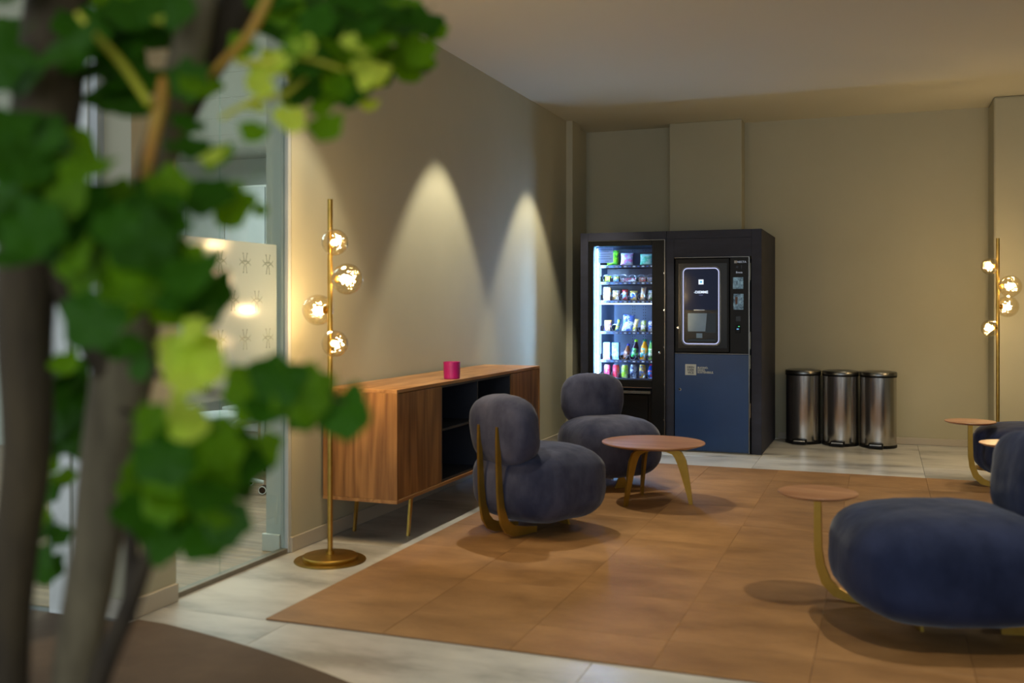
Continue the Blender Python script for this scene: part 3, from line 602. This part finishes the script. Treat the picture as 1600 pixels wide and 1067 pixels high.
bottle(-1.832, zt[4], Mx('b_green', srgb(130, 210, 110)), Mx('c_teal', srgb(20, 140, 110)), pk('l_4', srgb(220, 235, 210), srgb(90, 190, 90), 26), 0.170, 0.029, 'green drink bottle at the fifth shelf right end')
tl = M('can_top', srgb(190, 195, 205), 0.3, 0.8)
can(-2.223, zt[5], pk('k_red', srgb(220, 30, 60), srgb(235, 120, 150), 20), tl, 'red can at the left end of the lowest shelf')
can(-2.145, zt[5], pk('k_red2', srgb(200, 22, 46), srgb(225, 60, 80), 26), tl, 'darker red can beside the lime can on the lowest shelf')
can(-2.067, zt[5], pk('k_lime', srgb(150, 215, 30), srgb(200, 235, 90), 20), tl, 'lime green can on the lowest shelf')
can(-1.989, zt[5], pk('k_dark', srgb(60, 80, 120), srgb(170, 190, 210), 30), tl, 'dark grey blue can on the lowest shelf')
can(-1.911, zt[5], pk('k_gry', srgb(90, 110, 150), srgb(225, 190, 60), 24), Mx('k_lid', srgb(240, 200, 40)), 'grey cup with yellow lid on the lowest shelf')
bottle(-1.836, zt[5], Mx('b_cobalt', srgb(30, 90, 230)), Mx('c_pink', srgb(240, 80, 150)), pk('l_5', srgb(40, 140, 240), srgb(230, 80, 140), 26), 0.125, 0.027, 'cobalt blue bottle with pink cap on the lowest shelf')
nt_ = bx('paper_notice', m_note, (-2.300, -2.165, 8.2912, 8.2922, 1.580, 1.712))
tag(nt_, 'pale blue paper notice taped inside the snack machine glass', 'notice')
m_ink = M('ink', srgb(70, 95, 150), 0.7)
for i, (a, b) in enumerate(((0.0, 0.12), (0.0, 0.09), (0.01, 0.12), (0.0, 0.10), (0.0, 0.12), (0.06, 0.09))):
    bx('print_line', m_ink, (-2.294+a, -2.294+b, 8.2907, 8.2911, 1.694-i*0.020, 1.697-i*0.020), nt_)

# coffee machine
cm = empty('coffee_machine', 'black coffee machine with touch screen above a blue door', 'machine', (0, 0, 0))
A0, A1 = -1.632, -1.014; BX = -1.178
MB().box(A0+0.01, A1-0.002, 8.312, 9.15, 0.03, 1.60).build('casing', m_blackm, cm)
up = MB()
up.box(A0, BX, VY-0.012, 8.31, 0.822, 1.610, bev=0.012, seg=3)
door = up.build('upper_door', m_blackm, cm)
MB().box(A0+0.03, BX-0.02, VY-0.016, VY-0.0121, 0.86, 1.565, bev=0.0015).build('bezel', m_black, door)
MB().box(BX+0.002, A1-0.004, VY-0.010, 8.31, 0.822, 1.610, bev=0.003).build('payment_panel', m_blackm, cm)
MB().box(A1-0.012, A1-0.004, VY-0.014, VY+0.01, 0.01, 1.612).box(A0, A1-0.004, VY-0.0135, VY, 1.6105, 1.614).box(A0, A1-0.004, VY-0.0135, VY, 0.815, 0.819).build('edge_strip', m_steelL, cm)
MB().box(A0+0.002, A1-0.013, VY-0.012, 8.31, 0.012, 0.812, bev=0.002).build('blue_door', m_blue, cm, label='blue lower door')
MB().box(A0, A1-0.004, VY-0.0125, VY, 0.004, 0.010).build('edge_strip', m_steelL, cm)
for z0, z1 in ((1.42, 1.56), (0.86, 1.0), (0.30, 0.42), (0.7, 0.81)): MB().tube([(A1+0.001, VY-0.012, z0), (A1+0.001, VY-0.012, z1)], 0.004, 8).build('hinge', m_chrome, cm)
for x, z in ((-1.603, 1.029), (-1.588, 0.516)):
    MB().lathe([(0, 0), (0.012, 0), (0.012, 0.005), (0.008, 0.009), (0, 0.009)], 20, (x, VY-0.012, z), axis=(0,-1,0)).build('lock', m_chrome, cm)
YQ = VY-0.0165
def rrect(cx, cz, hw, hh, r, n=6):
    P = []
    for sx, sz, a0 in ((1, 1, 0), (-1, 1, 90), (-1, -1, 180), (1, -1, 270)):
        for k in range(n+1):
            a = math.radians(a0+90*k/n); P.append((cx+sx*(hw-r)+r*math.cos(a), cz+sz*(hh-r)+r*math.sin(a)))
    return P
cx, cz, hw, hh = -1.412, 1.210, 0.146, 0.312
MB().tube([(x, YQ-0.003, z) for x, z in rrect(cx, cz, hw, hh, 0.035)], 0.0042, 8, closed=True).build('light_ring', m_ring, door, smooth=True)
MB().tube([(x, YQ-0.001, z) for x, z in rrect(cx, cz, hw+0.012, hh+0.012, 0.045)], 0.006, 8, closed=True).build('ring_trim', m_steelL, door, smooth=True)
FRM = ((0, YQ, 0), (1, 0, 0), (0, 0, 1), (0, -1, 0))
scr = MB().prism(rrect(cx, 1.345, hw-0.010, 0.168, 0.02), 0.0, 0.002, FRM).build('touch_screen', mottle(M('screen_glass', srgb(5, 8, 20), 0.08, spec=0.25, emit=(0.01, 0.03, 0.16, 1), es=0.10), srgb(4, 6, 16), srgb(7, 10, 24), 3), door)
m_sw = emis('screen_white', (0.75, 0.85, 1, 1), 1.3); m_sc = emis('screen_cyan', (0.2, 0.6, 0.9, 1), 0.9)
bx('logo_square', m_sw, (-1.431, -1.391, YQ-0.0032, YQ-0.0022, 1.389, 1.429), scr); bx('logo_centre', m_sc, (-1.420, -1.402, YQ-0.0040, YQ-0.0033, 1.400, 1.418), scr)
text('lettering', '-DIEMME', m_sw, scr, (-1.411, YQ-0.0030, 1.315), 0.030, align='CENTER', bold=0.0006)
text('lettering', 'ITALIA', emis('screen_dim', (0.4, 0.45, 0.9, 1), 0.5), scr, (-1.411, YQ-0.0030, 1.297), 0.011, align='CENTER')
m_niche = mottle(M('niche_glass', srgb(96, 116, 132), 0.12, 0.35), srgb(88, 108, 124), srgb(104, 122, 138), 4)
m_smoke = M('smoked_glass', srgb(34, 40, 44), 0.06, 0.3)
ni = bx('cup_niche', m_black, (cx-hw+0.012, cx+hw-0.012, YQ-0.002, YQ, 0.912, 1.165), door, 0.0006)
MB().prism([(-1.520, 1.150), (-1.362, 1.150), (-1.375, 1.00), (-1.520, 1.00)], 0.0022, 0.0034, FRM).build('niche_window', m_niche, ni)
MB().prism([(-1.360, 1.150), (-1.290, 1.150), (-1.290, 0.99), (-1.373, 0.99)], 0.0022, 0.0034, FRM).build('niche_window', m_smoke, ni)
MB().box(-1.52, -1.29, YQ-0.005, YQ-0.0022, 0.918, 0.935, bev=0.001).build('drip_tray', m_smoke, ni)
MB().box(-1.45, -1.40, YQ-0.0045, YQ-0.0022, 0.945, 0.985, bev=0.001).build('spout', m_niche, ni)
MB().box(-1.470, -1.380, YQ-0.0045, YQ-0.0022, 1.175, 1.179).build('screen_edge', m_chrome, door)
# payment panel details
YP = VY-0.0105; mt = emis('panel_print', (0.75, 0.82, 0.95, 1), 0.35)
bx('logo_mark', M('logo_grey', srgb(170, 170, 168), 0.4), (-1.142, -1.120, YP-0.0008, YP, 1.560, 1.582), cm, 0.0003)
text('lettering', 'NECTA', mt, cm, (-1.117, YP-0.0004, 1.563), 0.022, bold=0.0004)
text('lettering', 'Evoca', mt, cm, (-1.128, YP-0.0004, 1.478), 0.022, bold=0.0004)
MB().lathe([(0, 0), (0.010, 0), (0.010, 0.002), (0, 0.002)], 16, (-1.118, YP, 1.530), axis=(0,-1,0)).build('coin_button', m_black, cm)
bx('coin_slot', m_black, (-1.086, -1.080, YP-0.0010, YP, 1.516, 1.545), cm)
m_plas = mottle(M('clear_wrap', srgb(110, 150, 175), 0.15, 0.2), srgb(60, 84, 100), srgb(150, 190, 210), 40, c3=srgb(110, 140, 160))
for z0, z1, x0, x1 in ((1.350, 1.445, -1.152, -1.068), (1.180, 1.310, -1.148, -1.066)):
    MB().box(x0, x1, YP-0.006, YP-0.0005, z0, z1, bev=0.0012).build('sample_window', m_plas, cm)
MB().prism([(-1.136, 1.285), (-1.112, 1.285), (-1.116, 1.225), (-1.13, 1.225)], 0.0062, 0.0075, ((0, YP, 0), (1,0,0), (0,0,1), (0,-1,0))).build('sample_cup', M('cup_brown', srgb(90, 62, 52), 0.5), cm)
bx('reader_window', m_black, (-1.128, -1.090, YP-0.001, YP, 1.085, 1.125), cm)
rd_ = bx('card_reader', m_blackm, (-1.130, -1.092, YP-0.012, YP-0.0005, 0.990, 1.055), cm, 0.004)
bx('reader_screen', emis('reader_blue', (0.2, 0.5, 1, 1), 0.9), (-1.120, -1.103, YP-0.0135, YP-0.0122, 1.018, 1.026), rd_); bx('reader_lamp', emis('reader_green', (0.1, 0.9, 0.3, 1), 0.9), (-1.108, -1.096, YP-0.0135, YP-0.0122, 1.040, 1.046), rd_)
# logo on the blue door
YL = VY-0.0125
m_logo = M('logo_silver', srgb(178, 182, 178), 0.45); m_lt = M('logo_ink', srgb(30, 40, 66), 0.5)
lg = bx('logo_plate', m_logo, (-1.543, -1.452, YL-0.001, YL+0.0003, 0.637, 0.727), cm)
for i, s_ in enumerate(('DRIN', 'KSER', 'VICE')): text('lettering', s_, m_lt, lg, (-1.4975, YL-0.0014, 0.694-i*0.0225), 0.0245, align='CENTER', bold=0.0005, ext=0.0004)
for i, s_ in enumerate(('BUONO.', 'SANO.', 'SOSTENIBILE.')): text('lettering', s_, m_logo, cm, (-1.442, YL-0.0006, 0.692-i*0.019), 0.0225, bold=0.0007, ext=0.0005)

# ------------------------------------------------------------------ office furniture seen through the glass
ds = empty('office_desk', 'white office desk with side panel seen through the glass partition', 'desk', (-4.35, 6.75, 0))
MB().box(-0.8, 1.0, -0.4, 0.4, 0.72, 0.745, bev=0.003).build('desk_top', m_white, ds)
MB().box(0.10, 1.0, -0.36, -0.34, 0.16, 0.715).build('modesty_panel', m_white, ds)
for x in (-0.78, 0.98): MB().box(x-0.015, x+0.015, -0.33, 0.38, 0, 0.719, bev=0.002).build('side_panel', m_white, ds)
def office_chair(x, y, rz, label):
    t = empty('office_chair', label, 'chair', (x, y, 0), rz, 'white swivel chairs in the office')
    MB().super((0, 0, 0.48), 0.25, 0.25, 0.045, 3.5, 2.5, 8).build('seat', m_grey, t, smooth=True)
    MB().super((-0.25, 0, 0.80), 0.035, 0.22, 0.26, 3.5, 3, 8).build('backrest', m_white, t, smooth=True)
    MB().tube([(0, 0, 0.10), (0, 0, 0.44)], 0.025, 12).build('gas_column', m_chrome, t)
    for s in (-1, 1):
        MB().tube([(-0.05, s*0.20, 0.44), (-0.02, s*0.29, 0.50), (0.0, s*0.29, 0.66), (0.0, s*0.28, 0.70)], 0.02, 8).build('armrest_post', m_white, t)
        MB().box(-0.12, 0.14, s*0.28-0.035, s*0.28+0.035, 0.695, 0.725, bev=0.01).build('armrest', m_white, t)
    MB().tube([(-0.05, 0, 0.44), (-0.26, 0, 0.46), (-0.29, 0, 0.62)], 0.028, 8).build('back_support', m_white, t)
    for k in range(5):
        a = 2*PI*k/5+0.3; c, s = math.cos(a), math.sin(a)
        MB().tube([(0, 0, 0.115), (c*0.16, s*0.16, 0.10), (c*0.30, s*0.30, 0.075)], [0.022, 0.018, 0.012], 8).build('base_arm', m_white, t)
        n = Vector((-s, c, 0)); p = Vector((c*0.30, s*0.30, 0.028))
        cs = MB()
        for q in (-1, 1): cs.lathe([(0, 0), (0.020, 0), (0.028, 0.003), (0.028, 0.015), (0.020, 0.018), (0, 0.018)], 18, p+n*(q*0.016-0.009), axis=n)
        w1 = cs.build('caster', m_blackm, t)
        rg = MB()
        for q in (-1, 1): rg.tube([p+n*(q*0.026)+Vector((math.cos(b)*c*0.024, math.cos(b)*s*0.024, math.sin(b)*0.024)) for b in [i*PI/8 for i in range(16)]], 0.003, 6, closed=True)
        rg.build('caster_rim', m_white, w1)
    return t
office_chair(-4.02, 5.36, math.radians(70), 'white office swivel chair nearer the glass partition')
office_chair(-4.10, 5.95, math.radians(250), 'white office swivel chair tucked against the white desk')
sc_ = empty('storage_cabinet', 'tall grey panelled cabinet on the far office wall', 'cabinet', (-4.9, 7.78, 0))
MB().box(-1.6, 1.9, -0.18, 0.2, 0, 2.3).build('carcass', m_officew, sc_)
for i in range(8):
    bx('door', m_grey if i % 2 else m_frame, (-1.58+i*0.434, -1.58+i*0.434+0.42, -0.20, -0.181, 0.08, 2.28), sc_, 0.003)

# ------------------------------------------------------------------ foreground tree
m_bark = mottle(M('bark', srgb(74, 62, 46), 0.85), srgb(40, 30, 18), srgb(78, 64, 40), 14, (1, 1, 0.25), 6, bump=0.6, bscale=40)
m_bark2 = mottle(M('grey_bark', srgb(100, 90, 68), 0.85), srgb(72, 62, 44), srgb(122, 110, 84), 14, (1, 1, 0.25), 6, bump=0.6, bscale=40)
m_stem = mottle(M('green_stem', srgb(190, 190, 40), 0.55), srgb(176, 170, 30), srgb(206, 204, 60), 10)
m_twig = mottle(M('young_stem', srgb(150, 125, 40), 0.6), srgb(190, 120, 40), srgb(176, 140, 44), 10)
def leaf_mat(name, c1, c2, tr):
    m = bpy.data.materials.new(name); m.use_nodes = True; nt = m.node_tree; L = nt.links.new; b = nt.nodes['Principled BSDF']
    mottle(m, c1, c2, 26, rand=0.18); b.inputs['Roughness'].default_value = 0.6; b.inputs['Specular IOR Level'].default_value = 0.22
    src = b.inputs['Base Color'].links[0].from_socket
    t_ = N(m, 'ShaderNodeBsdfTranslucent'); mx = N(m, 'ShaderNodeMixShader'); mx.inputs[0].default_value = tr
    hs = N(m, 'ShaderNodeHueSaturation', Value=1.6, Saturation=1.1); L(src, hs.inputs['Color']); L(hs.outputs[0], t_.inputs[0])
    o = nt.nodes['Material Output']; L(b.outputs[0], mx.inputs[1]); L(t_.outputs[0], mx.inputs[2]); L(mx.outputs[0], o.inputs[0]); return m
m_leafs = [leaf_mat('leaf_dark', srgb(30, 76, 4), srgb(60, 106, 8), 0.3), leaf_mat('leaf_mid', srgb(74, 126, 6), srgb(118, 156, 16), 0.45), leaf_mat('leaf_backlit', srgb(186, 206, 60), srgb(214, 226, 104), 0.55)]  # the palest tone has light from behind the leaves painted into its colour
tp = ray(110, 1067, 1.25)
tree = empty('indoor_tree', 'leafy indoor tree with several stems at the near left edge', 'tree', (tp.x, tp.y, 0))
O = Vector(tree.location)
def limb(name, pts, mat=m_bark, n=14):
    P, Rr = [], []
    for (px, py, d, wpx) in pts: P.append(ray(px, py, d)-O); Rr.append(wpx/2*d/F)
    # smooth by inserting Catmull points
    Q, RQ = [], []
    for i in range(len(P)-1):
        p0, p1, p2, p3 = P[max(i-1, 0)], P[i], P[i+1], P[min(i+2, len(P)-1)]
        for k in range(4):
            t_ = k/4; a = 0.5*((2*p1)+(-p0+p2)*t_+(2*p0-5*p1+4*p2-p3)*t_**2+(-p0+3*p1-3*p2+p3)*t_**3)
            Q.append(a); RQ.append((Rr[i]*(1-t_)+Rr[i+1]*t_)*(1+0.06*noise.noise(a*20)))
    Q.append(P[-1]); RQ.append(Rr[-1])
    return MB().tube(Q, RQ, n).build(name, mat, tree, smooth=True)
SOIL = 0.30
def down(px, py, d, wd, x, y):      # carries a stem from the frame's lower edge to the soil
    return None
limb('trunk', [(60, 1790, 1.22, 62), (20, 1300, 1.20, 52), (12, 1090, 1.2, 62), (20, 900, 1.2, 66), (42, 700, 1.2, 74), (38, 520, 1.2, 84), (48, 350, 1.2, 92), (75, 150, 1.22, 100), (95, -60, 1.24, 92), (105, -300, 1.3, 80)])
limb('trunk', [(100, 1790, 1.28, 70), (92, 1300, 1.27, 66), (112, 1080, 1.26, 66), (150, 860, 1.26, 74), (176, 680, 1.26, 88), (196, 560, 1.26, 98), (212, 440, 1.26, 70), (228, 320, 1.27, 58), (262, 190, 1.28, 54), (300, 60, 1.29, 56), (318, -60, 1.3, 52), (330, -260, 1.34, 46)], m_bark2)
limb('branch', [(186, 600, 1.25, 56), (130, 510, 1.22, 40), (84, 420, 1.2, 34), (60, 330, 1.18, 30)])
limb('branch', [(110, 1790, 1.2, 36), (120, 1250, 1.18, 34), (150, 1080, 1.17, 34), (196, 960, 1.16, 34), (232, 868, 1.16, 26), (262, 800, 1.15, 16)])
limb('branch', [(200, 940, 1.17, 22), (205, 860, 1.17, 24), (196, 780, 1.16, 18)])
limb('branch', [(216, 360, 1.30, 50), (250, 240, 1.32, 56), (300, 130, 1.34, 60), (356, 40, 1.36, 66), (400, -60, 1.38, 60), (450, -260, 1.4, 52)])
limb('twig', [(222, 300, 1.2, 15), (236, 230, 1.2, 20), (250, 165, 1.2, 24), (256, 120, 1.2, 14)], m_twig)
limb('twig', [(235, 165, 1.18, 13), (195, 105, 1.16, 14), (150, 55, 1.14, 12), (120, 20, 1.13, 8)], m_stem)
limb('twig', [(316, 130, 1.2, 8), (350, 95, 1.18, 12), (385, 60, 1.16, 16), (415, 5, 1.15, 16), (430, -40, 1.14, 12)], m_twig)
limb('twig', [(370, 95, 1.17, 10), (410, 98, 1.15, 11), (470, 90, 1.15, 8), (540, 110, 1.16, 5)], m_stem, 8)
limb('twig', [(345, 185, 1.2, 9), (400, 155, 1.2, 10), (440, 150, 1.2, 10), (480, 120, 1.2, 5)], m_stem, 8)
limb('twig', [(200, 560, 1.2, 14), (280, 600, 1.16, 10), (380, 620, 1.12, 8), (470, 600, 1.1, 6), (540, 630, 1.1, 4)], m_bark, 8)
limb('twig', [(190, 640, 1.2, 12), (260, 700, 1.16, 9), (320, 760, 1.14, 7), (370, 720, 1.12, 5)], m_bark, 8)
def leaf_mesh(seed):
    r = random.Random(seed); t = bmesh.new(); n = 22; nl = r.choice((5, 6, 7)); rings = []
    cen = t.verts.new((0, 0.12, 0))
    for fr_ in (0.5, 1.0):
        ring = []
        for i in range(n):
            a = 2*PI*i/n
            rad = 0.46*(1+0.09*math.cos(nl*a)+0.05*math.sin(3*a+seed))*(1-0.34*math.exp(-((a-1.5*PI)/0.32)**2))
            x, y = math.cos(a)*rad*fr_*1.03, 0.12+math.sin(a)*rad*fr_
            z = 0.20*abs(x)-0.28*(x*x+(y-0.1)**2)+0.03*math.sin(5*a+seed)*fr_
            ring.append(t.verts.new((x, y, z)))
        rings.append(ring)
    for i in range(n):
        j = (i+1) % n
        t.faces.new((cen, rings[0][i], rings[0][j])); t.faces.new((rings[0][i], rings[1][i], rings[1][j], rings[0][j]))
    q = [t.verts.new(c) for c in ((-0.012, -0.20, 0), (0.012, -0.20, 0), (0.02, -0.62, -0.10), (-0.0, -0.62, -0.10))]; t.faces.new(q)
    me = bpy.data.meshes.new('leaf'); t.to_mesh(me); t.free()
    for p in me.polygons: p.use_smooth = True
    return me
LM = [[leaf_mesh(s) for s in range(4)] for _ in m_leafs]
for k, row in enumerate(LM):
    for me in row: me.materials.append(m_leafs[k])
rl = random.Random(21); nleaf = 0
VR = Vector((math.cos(TH), math.sin(TH), 0)); VF = Vector((-math.sin(TH), math.cos(TH), 0))
def leaf(px, py, d, size_px, shade, ang=None, tilt=None):
    global nleaf
    if nleaf >= 298: return
    o = bpy.data.objects.new('leaf', rl.choice(LM[shade])); C.objects.link(o); o.parent = tree
    o.location = ray(px, py, d)-O; s = size_px*d/F; o.scale = (s, s, s)
    ang = rl.uniform(-0.9, 0.9)+PI if ang is None else ang; tx = rl.uniform(0.2, 1.0) if tilt is None else tilt
    R = Matrix.Rotation(TH, 3, 'Z') @ Matrix.Rotation(rl.uniform(-0.6, 0.6), 3, 'Z') @ Matrix.Rotation(PI/2-tx+rl.uniform(-0.25, 0.25), 3, 'X') @ Matrix.Rotation(ang, 3, 'Z')
    o.rotation_euler = R.to_euler(); nleaf += 1
def cluster(cx_, cy_, rx, ry, n, d0, d1, sz, shades):
    for _ in range(n):
        a = rl.uniform(0, 2*PI); r = math.sqrt(rl.random())
        leaf(cx_+rx*r*math.cos(a), cy_+ry*r*math.sin(a), rl.uniform(d0, d1), sz*rl.uniform(0.8, 1.2), rl.choice(shades))
# crown, upper left
cluster(60, 30, 100, 60, 9, 1.0, 1.35, 110, [0]); cluster(215, 25, 80, 50, 14, 1.05, 1.4, 90, [0, 0, 1])
cluster(30, 190, 40, 90, 7, 1.0, 1.15, 100, [0]); cluster(95, 260, 60, 70, 9, 1.0, 1.2, 100, [0, 0, 1]); cluster(20, 330, 40, 70, 8, 0.95, 1.1, 100, [0])
cluster(190, 110, 40, 60, 8, 1.2, 1.4, 80, [0]); cluster(310, 150, 25, 50, 4, 1.1, 1.3, 70, [0, 1])
cluster(500, 25, 110, 45, 20, 1.2, 1.6, 80, [0, 0, 1]); cluster(610, 40, 60, 60, 13, 1.3, 1.6, 66, [0, 1, 0]); cluster(520, 100, 85, 42, 22, 1.2, 1.6, 56, [1, 1, 0, 0, 2]); cluster(500, 125, 50, 32, 8, 1.25, 1.5, 58, [0, 1]); cluster(425, 95, 55, 60, 13, 1.1, 1.3, 50, [1, 2, 2, 0])
cluster(640, 100, 22, 14, 4, 1.4, 1.6, 46, [1, 0]); leaf(682, 45, 1.45, 44, 1); leaf(650, 100, 1.45, 40, 0); leaf(512, 190, 1.2, 62, 1, PI, 0.5); leaf(508, 160, 1.25, 52, 1, PI, 0.5); leaf(545, 60, 1.2, 30, 2); leaf(565, 75, 1.2, 34, 2); leaf(575, 120, 1.2, 40, 2, PI, 0.4); leaf(335, 238, 1.1, 50, 2); leaf(250, 30, 1.15, 34, 2); leaf(575, 140, 1.3, 46, 1); leaf(578, 160, 1.3, 34, 2)
leaf(452, 178, 1.15, 56, 2, PI, 0.6); leaf(400, 200, 1.15, 50, 1); leaf(393, 165, 1.2, 44, 2); leaf(430, 105, 1.15, 52, 2); leaf(500, 90, 1.3, 60, 1); leaf(560, 70, 1.3, 60, 1)
leaf(350, 240, 1.15, 70, 1); leaf(340, 300, 1.12, 96, 0); leaf(372, 310, 1.15, 90, 1); leaf(285, 225, 1.15, 80, 0); leaf(405, 325, 1.2, 26, 1); leaf(300, 190, 1.2, 56, 0)
# middle mass around the fork
cluster(190, 360, 90, 60, 16, 1.0, 1.2, 96, [0, 0, 1]); cluster(250, 430, 80, 60, 14, 1.0, 1.2, 100, [1, 0]); leaf(152, 488, 1.05, 105, 0); leaf(280, 400, 1.05, 110, 1); leaf(300, 440, 1.05, 90, 0); leaf(110, 370, 1.05, 90, 0); leaf(190, 478, 1.1, 34, 2)
cluster(300, 545, 38, 40, 9, 0.98, 1.05, 62, [2, 2, 2]); cluster(262, 655, 40, 34, 9, 0.98, 1.05, 56, [2, 2, 1]); leaf(100, 560, 1.2, 50, 1); leaf(320, 500, 1.15, 56, 2)
# right spray
leaf(395, 600, 1.10, 86, 1); leaf(440, 580, 1.08, 96, 0); leaf(465, 610, 1.08, 100, 1); leaf(425, 630, 1.08, 80, 0); leaf(490, 590, 1.1, 80, 1); leaf(470, 640, 1.1, 66, 0); leaf(537, 632, 1.1, 100, 0, PI+0.5, 0.35); leaf(500, 620, 1.1, 60, 0); leaf(380, 640, 1.1, 44, 1)
# lower mass
cluster(290, 770, 80, 75, 23, 1.0, 1.2, 88, [0, 1, 1, 0]); cluster(350, 700, 60, 45, 10, 1.0, 1.2, 76, [0, 1]); leaf(410, 712, 1.1, 72, 1, PI/2-2.2); leaf(330, 835, 1.08, 86, 0); leaf(262, 845, 1.1, 70, 0); leaf(230, 720, 1.15, 80, 1); leaf(350, 790, 1.05, 70, 1)
cluster(95, 650, 36, 80, 14, 1.3, 1.45, 74, [0]); cluster(60, 850, 20, 40, 5, 1.25, 1.4, 60, [0]); leaf(60, 800, 1.3, 40, 1); leaf(95, 830, 1.3, 40, 0); cluster(70, 740, 26, 40, 5, 1.3, 1.4, 56, [0, 1])
cluster(200, 560, 30, 30, 3, 1.05, 1.15, 60, [0]); cluster(240, 300, 50, 30, 6, 1.05, 1.2, 70, [0, 1])
# pot, below the frame
gp = ray(95, 1790, 1.24)
print('stem foot', gp, 'leaves', nleaf)
pot = empty('tree_pot', 'dark grey round planter holding the indoor tree', 'planter', (gp.x, gp.y, 0.010))
MB().lathe([(0, 0), (0.15, 0), (0.17, 0.01), (0.21, 0.26), (0.205, 0.275), (0.19, 0.26), (0.16, 0.20), (0, 0.20)], 40).build('planter_shell', m_char, pot, auto=40)
MB().lathe([(0, 0.201), (0.158, 0.201), (0.17, 0.215), (0.1, 0.222), (0, 0.225)], 32).build('soil', mottle(M('soil', srgb(50, 38, 28), 0.95), srgb(40, 30, 22), srgb(64, 50, 38), 30), pot, smooth=True)
